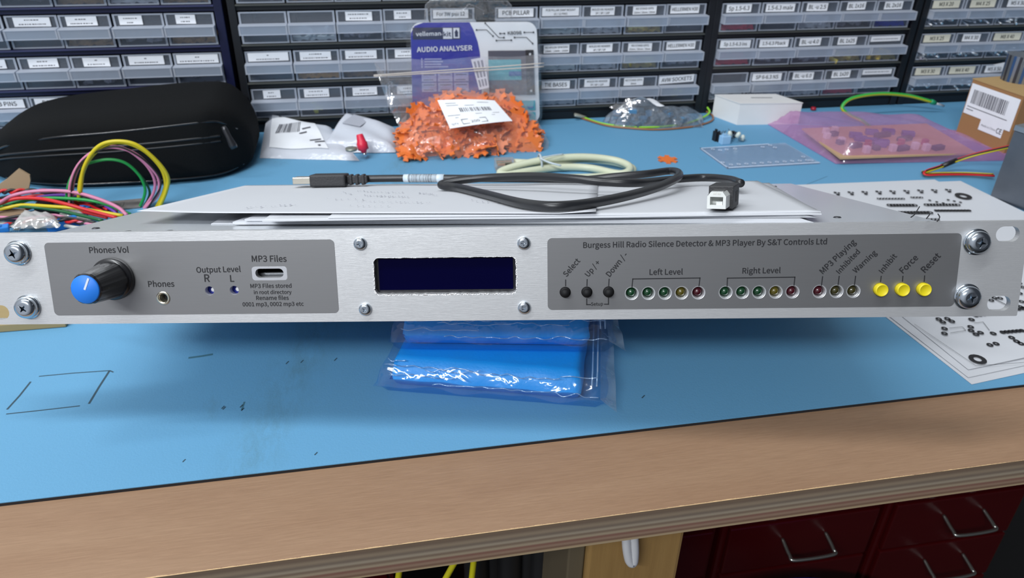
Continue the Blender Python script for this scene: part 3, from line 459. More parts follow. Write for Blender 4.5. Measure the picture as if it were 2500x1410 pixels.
cabinet(380, 'black', 'black framed drawer cabinet behind the white carton and the earth wire', 'the black cabinet behind the white carton',
 {(1, 0): ('Sp 1.5-6.3', .12, .76, 0), (1, 1): ('1.5-6.3 male', .1, .86, 0), (1, 2): ('BL -u 2.5', .14, .7, 0), (1, 3): ('BL 1x16', .2, .7, 0), (1, 4): ('BL 2x16', .2, .7, 0),
  (2, 0): ('Sp 1.5-6.3 ins', .1, .9, 0), (2, 1): ('1.5-6.3 Pback', .1, .88, 0), (2, 2): ('BL -u 4.0', .14, .72, 0), (2, 3): ('BL 1x25', .18, .7, 0), (2, 4): ('~#0.85', .06, .9, 0),
  (3, 1): ('SP 6-6.3 NS', .06, .86, 0), (3, 2): ('BL -u 6.0', .14, .72, 0), (3, 3): ('BL 1x20', .2, .72, 0), (3, 4): ('~#0.85', .06, .9, 0)},
 {(1, 0): 'red', (1, 2): 'white', (1, 3): 'grey', (1, 4): 'blue', (2, 0): 'red', (2, 1): 'grey', (2, 2): 'grey', (2, 3): 'brass', (2, 4): 'brass', (3, 0): 'clear', (3, 1): 'white', (3, 2): 'white', (3, 3): 'red', (3, 4): 'grey', (0, 1): 'dark'}, pitch=46.3)
cabinet(630.5, 'black', 'black framed drawer cabinet with cream screw-size labels, behind the cardboard box', 'the cabinet with cream labels behind the cardboard box',
 {(1, 0): ('M3 X 20', .1, .86, 1), (1, 1): ('M4 X 25', .14, .86, 1), (1, 2): ('M5 X 30', .2, .8, 0), (1, 3): ('M6 X 30', .14, .86, 1), (2, 0): ('M3 X 25', .1, .86, 1), (2, 1): ('M4 X 30', .2, .72, 0), (2, 2): ('M8 X 40', .1, .9, 1),
  (3, 0): ('M3 X 30', .12, .86, 1), (3, 1): ('M4 X 40', .1, .86, 1), (3, 2): ('M5 X 50', .14, .7, 0)},
 {(1, 0): 'steel', (1, 1): 'steel', (1, 2): 'steel', (2, 0): 'steel', (2, 1): 'steel', (2, 2): 'steel', (3, 0): 'steel', (3, 1): 'steel', (3, 2): 'steel'}, pitch=46.3)

# ================================================================== THE RACK UNIT
unit = thing('rack_unit', 'slim silver rack-mount audio unit with display and buttons, propped up on blue bags', 'rack unit', M4=Matrix.Translation(Vector(C0)*mm) @ Matrix(R.tolist()).to_4x4())
ALU = mat('brushed_aluminium', (0.70, 0.705, 0.715), 0.40, 0.68, noise=70, stretch=(1, 60, 60), col2=(0.64, 0.645, 0.655), bump=0.12, bscale=120)
CHAS = mat('chassis_aluminium', (0.66, 0.69, 0.72), 0.22, 0.22, noise=12, col2=(0.60, 0.63, 0.67))
BRIGHT = mat('bright_edge', (0.86, 0.87, 0.90), 0.28, 0.85)
GREYP = mat('grey_overlay', (0.29, 0.29, 0.295), 0.40, 0.78, noise=90, stretch=(1, 40, 40), col2=(0.27, 0.27, 0.275))
P3 = lambda x, y, z: (x, z, y)                          # plate (u, v, depth) -> local (u, w, v)
LED_POS = [66.2+7.6*i for i in range(5)]+[109+7.56*i for i in range(5)]+[151.4, 159.1, 166.7]
BTN_B = [35.8, 45.75, 55.7]; BTN_Y = [178.5, 188.1, 197.7]; LV = -9.4; BV = -8.7
slot = rrect(-107.6, 0.0-0.4, -94.4, 3.9, 2.1); disp = rrect(-52.2, -8.6, 13.2, 8.2, 2.0, 4)
random.seed(3)
disp = []
for x, y in [(a, b) for a, b in rrect(-52.2, -8.8, 13.2, 8.2, 2.2, 4)]: disp.append((x, y))
# filed, slightly ragged display opening
def ragged(p, step=1.3, amp=0.16):
    out = []
    for a, b in zip(p, p[1:]+p[:1]):
        L = math.dist(a, b); n = max(1, int(L/step))
        for k in range(n): t = k/n; out.append((a[0]+(b[0]-a[0])*t+random.uniform(-amp, amp), a[1]+(b[1]-a[1])*t+random.uniform(-amp, amp)))
    return out
disp = ragged(disp)
rack = [rrect(sx*232.5-5.2, sy*15.875-3.5, sx*232.5+5.2, sy*15.875+3.5, 3.45) for sx in (-1, 1) for sy in (-1, 1)]
small = [circ(u, LV, 2.75) for u in LED_POS]+[circ(u, BV, 2.6) for u in BTN_B]+[circ(u, BV, 3.1) for u in BTN_Y]+[circ(-152.3, -9.6, 2.9), circ(-130.0, -6.3, 2.1), circ(-118.3, -6.2, 2.1)]
mb = MB(); holed_plate(mb, rrect(-241.3, -21.8, 241.3, 21.8, 0.6, 2), rack+small+[slot, disp], 3.0, lambda x, y, z: P3(x, y, z+1.5))
panel = mb.build('front_panel', ALU, unit, local=True)
def plate_part(outline, holes, texts, lines, name='printed_plate'):
    b = MB(); holed_plate(b, outline, holes, 0.06, lambda x, y, z: P3(x, y, z-0.08)); p = b.build(name, GREYP, panel, local=True)
    b = MB(); pl = lambda x, y: (x, -0.14, y)
    for s, x0, y0, x1, y1 in texts:
        a = FP(x0, y0); c = FP(x1, y1); text(b, s, pl, a[0], a[1], c[0], c[1], bold=0.022)
    for pts in lines:
        Q = [FP(x, y) for x, y in pts]
        for a, c in zip(Q, Q[1:]):
            L = math.dist(a, c); dx, dy = (c[0]-a[0])/L*.25, (c[1]-a[1])/L*.25
            b.quad([pl(a[0]-dx+dy, a[1]-dy-dx), pl(c[0]+dx+dy, c[1]+dy-dx), pl(c[0]+dx-dy, c[1]+dy+dx), pl(a[0]-dx-dy, a[1]-dy+dx)])
    b.build('lettering', INK, panel, local=True)
    return p
plate_part(rrect(-205.4, -17.6, -69.8, 17.2, 2.2), [rrect(-109.3, -1.6, -92.7, 4.9, 1.4, 3), circ(-152.3, -9.6, 3.3), circ(-130, -6.3, 2.15), circ(-118.3, -6.2, 2.15)],
 [('Phones Vol', 219.3, 617, 315, 616), ('Phones', 363, 699.5, 426, 699), ('Output Level', 480.5, 665, 588, 662.7), ('R', 500.3, 687, 512.5, 687), ('L', 563, 687, 572, 687), ('MP3 Files', 615.7, 638.2, 699.8, 638.2),
  ('MP3 Files stored', 612, 702.4, 712, 701.5), ('in root directory', 620.5, 717.2, 712, 716.6), ('Rename files', 626.2, 731.5, 705, 731), ('0001 mp3, 0002 mp3 etc', 593, 747, 741.7, 745.6)], [])
plate_part(rrect(27.7, -17.0, 212.5, 16.6, 2.2), [circ(u, LV, 3.25) for u in LED_POS]+[circ(u, BV, 2.65) for u in BTN_B]+[circ(u, BV, 3.2) for u in BTN_Y],
 [('Burgess Hill Radio Silence Detector & MP3 Player By S&T Controls Ltd', 1424, 604.5, 2018, 595.5), ('Select', 1383.5, 675.6, 1417, 637), ('Up / +', 1437, 675.6, 1466, 641), ('Down / -', 1489, 675.6, 1533, 622),
  ('Left Level', 1585.8, 670.2, 1666.5, 669.2), ('Right Level', 1812.4, 667, 1905, 665.6), ('Setup', 1443, 745.5, 1472, 744.8), ('MP3 Playing', 2009, 668.5, 2090, 592), ('Inhibited', 2049.5, 668.4, 2100, 615.4), ('Warning', 2089, 666.7, 2141, 618),
  ('Inhibit', 2154.5, 667, 2190, 625), ('Force', 2204.5, 667, 2242, 630), ('Reset', 2258, 665.5, 2297, 625)],
 [[(1381, 683), (1381, 697)], [(1433.5, 682), (1433, 697)], [(1487, 681), (1486, 697)], [(1543, 699.4), (1544.8, 680.5), (1708.8, 678), (1706.4, 697)], [(1775, 697), (1775.8, 678.4), (1940.4, 676), (1938.4, 695)],
  [(1432.5, 729), (1432.5, 743), (1441.5, 743)], [(1485.5, 727), (1485.5, 742), (1476, 742)], [(2008, 675), (2005.5, 695)], [(2048.5, 674), (2046, 694)], [(2088.5, 674), (2086, 694)], [(2151, 674), (2149.5, 687)], [(2204, 674), (2203, 686)], [(2257, 673), (2256, 686)]])
LOC = lambda u, w, v: Matrix.Translation((u, w, v)) @ Matrix.Rotation(math.pi/2, 4, 'X')   # local z axis now points out of the panel
mb = MB()  # chassis tray: folded sheet, open front behind the panel
uc, D = 206.7, 213.7
mb.box((-uc, 3.1, 19.3), (uc, D, 20.5)); mb.box((-uc, 3.1, -20), (uc, D, -18.8)); mb.box((-uc, 3.1, -18.8), (-uc+1.2, D, 19.3)); mb.box((uc-1.2, 3.1, -18.8), (uc, D, 19.3)); mb.box((-uc, D-1.2, -18.8), (uc, D, 19.3))
mb.build('chassis', CHAS, unit, local=True)
for u, w_ in [(-193, 22), (-170, 9), (-150, 9), (-190, 205), (168, 28), (188, 192)]:
    mb = MB(); mb.lathe([(0.0, 0.55), (1.4, 0.5), (2.0, 0.0)], 12, 0, Matrix.Translation((u, w_, 20.5)))
    mb.build('lid_screw', mat('dark_steel', (0.08, 0.08, 0.09), 0.4, 0.8), unit, local=True)
# display
mb = MB(); mb.box((-54.5, 3.2, -10.8), (15.5, 6, 10.5)); dsp = mb.build('display', mat('display_bezel', (0.006, 0.006, 0.01), 0.35), unit, local=True)
mb = MB(); mb.box((-50.6, 2.6, -7.4), (11.8, 3.15, 7.4)); mb.build('screen', mat('lcd_blue', (0.0005, 0.0004, 0.020), 0.12, spec=0.06, emit=((0.002, 0.001, 0.08), 0.02)), dsp, local=True)
mb = MB(); holed_plate(mb, ragged(rrect(-52.75, -9.5, 13.8, 8.25, 2.4, 4), 1.0, 0.12), [disp], 0.05, lambda x, y, z: P3(x, y, z-0.03)); mb.build('filed_edge_glint', mat('filed_glint', (0.92, 0.93, 0.95), 0.25, 0.6, bump=0.8, bscale=1500), panel, local=True)  # filed rim on three sides, its highlight put into the pale colour
# rims of the slot, holes
mb = MB()
def ring(mb, u, v, r0, r1, w0, w1, n=28, mi=0): mb.lathe([(r0, -w0), (r1, -w1)], n, mi, LOC(u, 0, v), True, True)
holed_plate(mb, rrect(-109.2, -1.5, -92.8, 4.8, 1.4, 3), [slot], 0.1, lambda x, y, z: P3(x, y, z-0.06)); mb.build('slot_surround', BRIGHT, panel, local=True)
mb = MB(); mb.box((-108.5, 5.5, -3), (-93.5, 20, 0.8)); mb.build('card_socket', mat('socket_grey', (0.25, 0.26, 0.28), 0.3, 0.6), unit, local=True)
mb = MB(); mb.box((-112, 20, -6), (-90, 21, 8)); mb.box((-112, 3.2, 5), (-90, 20, 5.5)); mb.build('card_socket_back', mat('dark_inside', (0.01, 0.01, 0.012), 0.6), unit, local=True)
# headphone socket
mb = MB(); mb.lathe([(3.25, 0.05), (3.2, 0.35), (2.2, 0.35), (1.95, -0.6), (1.9, -6)], 28, 0, LOC(-152.3, 0, -9.6), closed=True); js = mb.build('headphone_socket', mat('socket_chrome', (0.72, 0.68, 0.56), 0.2, 0.9), unit, local=True)
mb = MB(); mb.lathe([(1.85, -4.0), (0, -3.9)], 20, 0, LOC(-152.3, 0, -9.6), closed=True); mb.build('socket_bore', mat('dark_inside', (0.01, 0.01, 0.012), 0.6), js, local=True)
for u, v in ((-130.0, -6.3), (-118.3, -6.2)):
    mb = MB(); mb.box((-3.5, -3.5, -9), (3.5, 3.5, -3.6), 0, LOC(u, 0, v)); tr = mb.build('level_trimmer', mat('trimmer_blue', (0.008, 0.02, 0.30), 0.4), unit, local=True)
    mb = MB(); T = LOC(u+0.7, 0, v); mb.lathe([(1.0, -3.5), (1.0, -2.3), (0, -2.3)], 16, 0, T); mb.build('adjuster', mat('trimmer_white', (0.75, 0.75, 0.78), 0.4), tr, local=True)
# black and yellow push buttons
BB = mat('button_black', (0.006, 0.006, 0.007), 0.6, spec=0.25); BY = mat('button_yellow', (0.72, 0.60, 0.012), 0.42, noise=20, col2=(0.70, 0.57, 0.01))
for u in BTN_B:
    mb = MB(); mb.lathe([(2.5, -3), (2.5, 0.6), (2.1, 0.9), (1.75, 1.0)], 24, 0, LOC(u, 0, BV), closed=True); mb.lathe([(1.75, 0.8), (1.75, 3.4), (1.55, 3.8), (0, 3.8)], 24, 0, LOC(u, 0, BV)); k = mb.build('push_button', BB, unit, local=True); k['label'] = 'black push button'
for u in BTN_Y:
    mb = MB(); mb.lathe([(2.95, -3), (2.95, 2.3), (2.6, 2.8), (2.45, 2.8), (2.3, 2.65), (0, 2.65)], 28, 0, LOC(u, 0, BV)); k = mb.build('push_button', BY, unit, local=True); k['label'] = 'yellow push button'
GL = {'green': (0.003, 0.042, 0.012), 'amber': (0.085, 0.068, 0.003), 'red': (0.05, 0.001, 0.006), 'dim amber': (0.035, 0.030, 0.004)}
LEDC = ['green']*3+['amber', 'red']+['green']*3+['amber', 'red']+['red', 'dim amber', 'dim amber']
for u, c in zip(LED_POS, LEDC):
    mb = MB(); mb.lathe([(2.2, -3.2), (2.2, -2.4), (2.05, -1.6), (1.5, -0.7), (0.8, -0.3), (0, -0.2)], 24, 0, LOC(u, 0, LV)); L = mb.build('indicator_led', mat('led_'+c, GL[c], 0.12, spec=0.8, coat=0.5), unit, local=True); L['label'] = c+' indicator'
    mb = MB(); mb.lathe([(3.25, 0.12), (3.1, 0.12), (2.25, -1.3), (2.25, -3.0)], 28, 0, LOC(u, 0, LV), closed=True); mb.build('countersink', BRIGHT, L, local=True)
# knob
kn = None
mb = MB()
n = 48; prof = [(9.9, 0.4), (9.9, 2.2), (9.5, 2.9), (8.3, 3.2), (8.2, 4.2)]
mb.lathe(prof, 48, 0, LOC(-174.6, 0, 0))
vs = []; fs = []; zs = [(3.2, 8.4), (22.0, 6.9), (22.8, 6.4)]
for z, r in zs:
    for k in range(n): rr = r+(0.28 if (k % 8) in (0, 1, 7) else 0.0); a = 2*math.pi*k/n; vs.append((rr*math.cos(a), rr*math.sin(a), z))
for i in range(2):
    for k in range(n): a = i*n+k; b_ = i*n+(k+1) % n; fs.append((a, b_, b_+n, a+n))
fs.append([2*n+k for k in range(n)]); mb.add(vs, fs, 0, False, LOC(-174.6, 0, 0))
kn = mb.build('volume_knob', mat('knob_black', (0.013, 0.013, 0.015), 0.3, coat=0.2), unit, local=True); kn['label'] = 'black ribbed knob with blue cap'
mb = MB(); mb.lathe([(6.35, 22.6), (6.35, 23.2), (6.0, 23.6), (0, 23.7)], 40, 0, LOC(-174.6, 0, 0)); mb.build('cap', mat('knob_blue', (0.012, 0.20, 0.78), 0.5), kn, local=True)
mb = MB(); mb.box((-0.45, 0.0, 23.72), (0.45, 5.6, 23.8), 0, LOC(-174.6, 0, 0) @ Matrix.Rotation(math.radians(-26), 4, 'Z')); mb.build('pointer_line', mat('pointer_white', (0.7, 0.75, 0.85), 0.5), kn, local=True)
# screws
def screw(u, v, r, h, name, rot=0.3, washer=False):
    b = MB(); T = LOC(u, 0, v); z0 = 0.9 if washer else 0
    if washer: b.lathe([(r*1.12, 0.05), (r*1.12, 0.9), (r*0.5, 0.95)], 32, 0, T)
    b.lathe([(r, z0), (r, z0+h*0.45), (r*0.88, z0+h*0.8), (r*0.62, z0+h*0.98), (r*0.50, z0+h)], 32, 0, T, True, True)
    # cross recess: eight-sided star wall going down
    k = 16; ring_ = [(r*0.50, z0+h)]*1; vs = []; fs = []
    rad = [0.50 if i % 4 == 0 else (0.19 if i % 4 == 2 else 0.30) for i in range(k)]
    for i in range(32): a = 2*math.pi*i/32; vs.append((r*0.5*math.cos(a), r*0.5*math.sin(a), z0+h))
    for i in range(32):
        a = 2*math.pi*i/32; q = abs(((a-rot) % (math.pi/2))-math.pi/4)/(math.pi/4); rr = r*(0.16+0.32*(q**3)); vs.append((rr*math.cos(a), rr*math.sin(a), z0+h*0.98))
    for i in range(32):
        a = 2*math.pi*i/32; q = abs(((a-rot) % (math.pi/2))-math.pi/4)/(math.pi/4); rr = r*(0.10+0.22*(q**3)); vs.append((rr*math.cos(a), rr*math.sin(a), z0+h*0.25))
    for j in range(2):
        for i in range(32): a = j*32+i; c = j*32+(i+1) % 32; fs.append((a, c, c+32, a+32))
    fs.append([64+i for i in range(32)]); b.add(vs, fs, 0, False, T)
    return b.build(name, STEEL, unit, local=True)
for i, (u, v) in enumerate([(-217.9, 12.7), (-217.4, -13.2), (218.9, 12.7), (217.6, -12.3)]): s_ = screw(u, v, 5.2, 3.6, 'panel_bolt', 0.4+0.5*i, True); s_['label'] = 'large pan-head bolt'
for i, (u, v) in enumerate([(-57.8, 15.1), (-57.3, -15.8), (17.0, 14.5), (16.8, -15.7)]): screw(u, v, 3.0, 2.0, 'display_screw', 0.2+0.7*i)

# ================================================================== PAPERS ON THE UNIT
def sheet(name, corners, label, bumpf=None, nu=40, nv=24, group=None, m=PAPER, cat='paper', th=0.12):
    """corners: four (pixel x, pixel y, height above panel centre) on the lid: front-left, front-right, back-right, back-left"""
    loc = []
    for x, y, v in corners: u, w_ = TP(x, y, v); loc.append((u, w_, v))
    b = MB()
    def fn(a, c):
        p = bilinear(loc, a, c)
        if bumpf: p = p+np.array([0, 0, bumpf(a, c)])
        return UW(*p)
    b.grid(fn, nu, nv)
    top = len(b.v); b.grid(lambda a, c: fn(a, c)-R[:, 2]*th, nu, nv)
    for k in range((nu)*(nv)): b.f[nu*nv+k] = b.f[nu*nv+k][::-1]
    n1 = (nu+1)*(nv+1)
    for i in range(nu): b.f.append([i, n1+i, n1+i+1, i+1]); b.m.append(0); b.sm.append(False); j = nv*(nu+1)+i; b.f.append([j+1, n1+j+1, n1+j, j]); b.m.append(0); b.sm.append(False)
    for i in range(nv): j = i*(nu+1); b.f.append([j+nu+1, n1+j+nu+1, n1+j, j]); b.m.append(0); b.sm.append(False); j += nu; b.f.append([j, n1+j, n1+j+nu+1, j+nu+1]); b.m.append(0); b.sm.append(False)
    o = b.build(name, m); tag(o, label, cat, group); return fn
gs = 'loose sheets lying on the rack unit'
f1 = sheet('paper_sheet', [(515, 546, 20.9), (1988, 544, 20.9), (1820, 447, 20.9), (640, 470, 20.9)], 'bottom white sheet lying flat on the silver unit lid, its front edge near the panel', group=gs, th=.3)
# folded bundle: a sheet doubled back on itself at the left
def folded(y0, v0, v1, xl, xr, wfront, label, lip=3.0):
    b = MB(); u0 = xl; u1 = xr; prof = []
    n = 14
    for k in range(n+1): prof.append((u1+(u0+lip-u1)*k/n, v0))
    for k in range(1, 8): a = math.pi*k/8; prof.append((u0+lip-lip*math.sin(a)*1.0, (v0+v1)/2-(v1-v0)/2*math.cos(a)))
    for k in range(n+1): prof.append((u0+lip+(u1-6-u0-lip)*k/n, v1+0.35*math.sin(k*1.1)*0.4))
    def fn(a, c):
        i = a*(len(prof)-1); j = int(min(i, len(prof)-2)); t = i-j
        u = prof[j][0]*(1-t)+prof[j+1][0]*t; v = prof[j][1]*(1-t)+prof[j+1][1]*t
        w_ = wfront[0]+(wfront[1]-wfront[0])*(u-u0)/(u1-u0)+c*165
        return UW(u, w_, v)
    b.grid(fn, len(prof)-1, 4)
    h = len(prof)//2; fv = [fn(i/(len(prof)-1), 0)+R @ np.array([0, 0.15, 0]) for i in range(len(prof))]
    b.add(fv, [[i, i+1, len(prof)-2-i, len(prof)-1-i] for i in range(h-1)])
    o = b.build('folded_paper', PAPER); tag(o, label, 'paper', gs)
folded(0, 21.0, 22.9, -127, 150, (26, 8), 'white paper folded back on itself, rounded fold visible at the left under the handwritten sheet')
folded(0, 23.05, 24.2, -120, 152, (24, 10), 'thinner folded white paper lying between the folded one below and the sheets above', 1.2)
sheet('paper_sheet', [(640, 538, 25.0), (2006, 521, 25.0), (1878, 446, 25.0), (760, 452, 25.0)], 'white sheet whose right corner points past the square USB plug, on the silver unit', lambda a, c: 0.12*math.sin(9*a)*(1-c), group=gs, th=.6)
f3 = sheet('paper_sheet', [(800, 531, 25.7), (2004, 516, 25.6), (1850, 441, 25.6), (900, 450, 25.7)], 'white sheet directly beneath the square USB plug and the handwritten sheet', lambda a, c: 0.12*math.sin(6*a+1)*(1-c)**2, group=gs, th=.45)
def bA(a, c): return 0.9*math.exp(-((a-0.0)/0.10)**2)*(1-c)+0.5*math.sin(math.pi*a)*c*0.4+(1.1*max(0, a-0.93)/0.07)*(1-c)**6
fA = sheet('paper_sheet', [(335, 519, 26.6), (1455, 521, 26.3), (1460, 446, 26.4), (600, 452, 26.8)], 'topmost white sheet with faint handwriting, its left corner jutting out beyond the stack', bA, group=gs)
# handwriting on it
b = MB(); rnd = random.Random(5)
def hand(x0, x1, y0, y1, n, sz=3):
    for k in range(n):
        x = x0+(x1-x0)*k/n+rnd.uniform(-2, 2); y = y0+(y1-y0)*k/n+rnd.uniform(-1.2, 1.2)
        p = [TW(x+dx, y+dy, 27.25) for dx, dy in ((0, 0), (rnd.uniform(1, sz), rnd.uniform(-1.5, .5)), (rnd.uniform(1, sz)+1, rnd.uniform(-1, 1)+.5), (1, .9))]; b.quad(p)
hand(600, 730, 505, 498, 11, 6); hand(800, 900, 484, 486, 6); hand(838, 862, 468, 473, 4); hand(870, 990, 465, 470, 14); hand(890, 1000, 476, 480, 16); hand(870, 1060, 490, 494, 18); hand(1020, 1070, 470, 475, 10); hand(1150, 1240, 488, 497, 7); hand(840, 960, 500, 504, 8)
o = b.build('handwriting', mat('pencil', (0.30, 0.30, 0.36), 0.7)); pa = [x for x in bpy.data.objects if x.name.startswith('paper_sheet')][-1]
o.parent = pa; o.matrix_parent_inverse = world_of(pa).inverted()

# ================================================================== USB CABLE
usb = thing('usb_cable', 'black USB cable with a barcode sleeve looped on top of the papers', 'cable', tuple(UW(40, 120, 27)))
RUB = mat('cable_black', (0.016, 0.017, 0.02), 0.33, spec=0.5)
path = [(897, 436, 31.5), (975, 435, 31.5), (1100, 435, 31.5), (1250, 436, 31), (1350, 437, 30), (1430, 438, 30), (1500, 431, 32), (1580, 424, 33.5), (1635, 417, 34.5), (1657, 422, 34.5), (1650, 436, 33.5), (1590, 462, 31), (1480, 489, 29.6), (1370, 503, 29.3), (1280, 497, 29.3), (1190, 475, 29.3),
        (1120, 458, 29.5), (1080, 453, 30), (1085, 447, 31.2), (1130, 439, 33), (1200, 433, 34.5), (1300, 430, 35.8), (1400, 436, 35.2), (1480, 444, 33.5), (1560, 446, 32.5), (1640, 438, 31), (1720, 433, 31), (1780, 438, 31.5), (1808, 447, 32)]
pts = spline([TW(*p) for p in path], 9)
mb = MB(); mb.tube(pts, 2.45, 14); mb.build('cord', RUB, usb)
sp_ = pts[10:18]; mb = MB(); mb.tube(sp_, 2.75, 18); sl = mb.build('barcode_sleeve', mat('sleeve_white', (0.62, 0.72, 0.80), 0.3), usb)
mb = MB(); a, c = sp_[1], sp_[-2]; d = c-a; t = 0.0
def onsp(t): x = 1+t*(len(sp_)-3); i = min(int(x), len(sp_)-2); return sp_[i]+(sp_[i+1]-sp_[i])*(x-i)
while t < 0.96:
    wd = random.choice((0.010, 0.016, 0.026)); mb.tube([onsp(t), onsp(min(1, t+wd))], 2.83, 18); t += wd+random.choice((0.014, 0.022))
mb.build('barcode', mat('bar_dark', (0.10, 0.11, 0.13), 0.5), sl)
# type A plug
A0, A1 = TW(720, 440, 31.5), TW(897, 437, 31.5); ax = (A1-A0); LA = np.linalg.norm(ax); ax /= LA; upv = R[:, 2]; sd = np.cross(ax, upv); sd /= np.linalg.norm(sd); upA = np.cross(sd, ax)
TA = Matrix([[ax[0], sd[0], upA[0], A0[0]], [ax[1], sd[1], upA[1], A0[1]], [ax[2], sd[2], upA[2], A0[2]], [0, 0, 0, 1]])
k = LA/177.0
mb = MB(); mb.box((0, -6, -2.25), (44*k, 6, 2.25), bev=0.4, T=TA); mb.build('plug_shell', mat('plug_metal', (0.55, 0.52, 0.45), 0.3, 0.95), usb)
mb = MB(); mb.box((42*k, -7.8, -4.1), (128*k, 7.8, 3.9), bev=1.2, T=TA)
for q in range(3): mb.box(((134+q*15)*k, -3.8, -3.6), ((142+q*15)*k, 3.8, 3.4), bev=0.8, T=TA)
mb.box((128*k, -2.8, -2.6), (178*k, 2.8, 2.6), bev=0.8, T=TA); pg = mb.build('plug_moulding', mat('plug_rubber', (0.022, 0.022, 0.025), 0.55, bump=0.2, bscale=900), usb); pg['label'] = 'flat black plug body with ribbed relief'
# type B plug
def TWl(x, y, v): u, w_ = TP(x, y, v); return np.array([u, w_, v])
fr = TWl(1748, 517, 26.6); fr2 = TWl(1790, 512, 26.3); bk2 = TWl(1822, 487, 26.3)
dirB = np.array([bk2[0]-fr2[0], bk2[1]-fr2[1], 0]); dirB /= np.linalg.norm(dirB)
rt = np.array([dirB[1], -dirB[0], 0])
ctr = np.array([fr[0], fr[1], 26.8])
Tb = UM @ Matrix([[rt[0], dirB[0], 0, ctr[0]], [rt[1], dirB[1], 0, ctr[1]], [0, 0, 1, ctr[2]], [0, 0, 0, 1]])
mb = MB()
oc = [(-4.2, 1.2), (4.2, 1.2), (4.2, 6.8), (2.6, 8.9), (-2.6, 8.9), (-4.2, 6.8)]
ic = [(-2.9, 2.9), (2.9, 2.9), (2.9, 6.6), (2.9, 6.6), (-2.9, 6.6), (-2.9, 6.6)]
vs = [(x, 0, z) for x, z in oc]+[(x, 0, z) for x, z in ic]+[(x, 7, z) for x, z in ic]+[(x, 12, z) for x, z in oc]
fs = [(i, (i+1) % 6, 6+(i+1) % 6, 6+i) for i in range(6)]+[(6+i, 6+(i+1) % 6, 12+(i+1) % 6, 12+i) for i in range(6)]+[tuple(range(12, 18))]+[(i, 18+i, 18+(i+1) % 6, (i+1) % 6) for i in range(6)]
mb.add(vs, fs, 0, False, Tb); mb.box((-1.6, -0.1, 7.7), (-0.1, 4, 8.6), 1, Tb); mb.box((0.3, -0.1, 7.7), (1.8, 4, 8.6), 1, Tb); mb.box((-0.2, 0.8, 2.9), (2.6, 7, 4.4), 0, Tb)
tip = mb.build('plug_tip', [mat('tip_white', (0.72, 0.74, 0.72), 0.4), mat('tip_pin', (0.85, 0.85, 0.8), 0.3, 0.5)], usb); tip['label'] = 'white square plug tip'
mb = MB(); mb.box((-4.35, 2.2, 6.9), (-3.3, 11.9, 7.4), T=Tb); mb.box((-2.7, 2.4, 8.9), (2.7, 11.9, 9.1), T=Tb); mb.build('plug_shell', mat('plug_metal2', (0.22, 0.22, 0.22), 0.35, 0.8), usb)
mb = MB(); mb.box((-5.7, 12, -0.1), (5.7, 31, 10.6), bev=0.5, T=Tb)
for q in range(3): mb.box((5.7, 20+q*2.0, 2.5), (5.95, 21+q*2.0, 7.5), T=Tb)
mb.lathe([(0, -1), (4.6, -1), (5.0, 4), (4.6, 8), (3.4, 10.5), (2.5, 11)], 20, 0, Tb @ Matrix.Translation((0, 30.5, 5.2)) @ Matrix.Rotation(-math.pi/2, 4, 'X') @ Matrix.Rotation(0, 4, 'Y'))
mb.build('plug_moulding', mat('plug_rubber', (0.02, 0.02, 0.022), 0.55), usb)

# ================================================================== PRINTED SHEETS ON THE RIGHT
def gsheet(corners, label, m=PAPER, name='printed_sheet', th=0.1, bf=None, cat='paper', group='printed layout sheets lying right of the unit'):
    b = MB(); P = [np.array(c, float) for c in corners]
    fn = lambda a, c: bilinear(P, a, c)+np.array([0, 0, bf(a, c) if bf else 0])
    b.grid(fn, 20, 20); n0 = len(b.f); b.grid(lambda a, c: fn(a, c)-np.array([0, 0, th]), 20, 20)
    for k in range(n0, 2*n0): b.f[k] = b.f[k][::-1]
    o = b.build(name, m); tag(o, label, cat, group); return o, fn
gsheet([(327.7, 290.5, 2.3), (540, 316, 2.3), (511, 572, 2.3), (304, 583, 2.3)], 'lowest printed sheet of the stack, its near corner close to the mat edge')
gsheet([(329.5, 296, 2.9), (548, 322, 2.9), (520, 560, 2.9), (306, 574, 2.9)], 'second printed sheet of the right-hand stack, mostly covered by the top one')
sh, fS = gsheet([(334, 302, 3.4), (556, 326, 3.4), (531, 563, 3.4), (322, 575, 3.4)], 'top printed circuit layout sheet with bold corner rings, right of the unit', bf=lambda a, c: 0.9*math.exp(-((a-.25)/.2)**2)*(1-c)**8)
b = MB()
def dot(x, y, r, r2=0.0, z=4.6, el=1.0):
    p = G(x, y, z); n = 14
    if r2:
        vs = [(p[0]+rr*math.cos(2*math.pi*k/n), p[1]+rr*el*math.sin(2*math.pi*k/n), z) for rr in (r, r2) for k in range(n)]; b.add(vs, [(k, (k+1) % n, n+(k+1) % n, n+k) for k in range(n)])
    else: b.add([(p[0]+r*math.cos(2*math.pi*k/n), p[1]+r*el*math.sin(2*math.pi*k/n), z) for k in range(n)], [tuple(range(n))])
def gline(pts, wd, z=4.6):
    P = [G(x, y, z) for x, y in pts]
    for a, c in zip(P, P[1:]):
        d = c-a; n_ = np.array([-d[1], d[0], 0]); n_ = n_/np.linalg.norm(n_)*wd/2; b.quad([a-n_, c-n_, c+n_, a+n_])
n = 24
for i in range(10): dot(2005+i*34, 470-i*0.9, 1.5); dot(2012+i*34, 475-i*0.9, 1.7); dot(2014+i*34, 471-i*0.9, 1.2)
for i in range(9): dot(2145+i*7.5, 484, 1.6, .7)
for i in range(4): dot(2227+i*7.5, 481, 1.6, .7)
for i in range(9): dot(2172+i*7.6, 500, 2.6, 1.3)
for i in range(11): dot(2262+i*7.6, 499, 2.4, 1.2)
for i in range(10): dot(2198+i*8, 518, 2.8, 1.4)
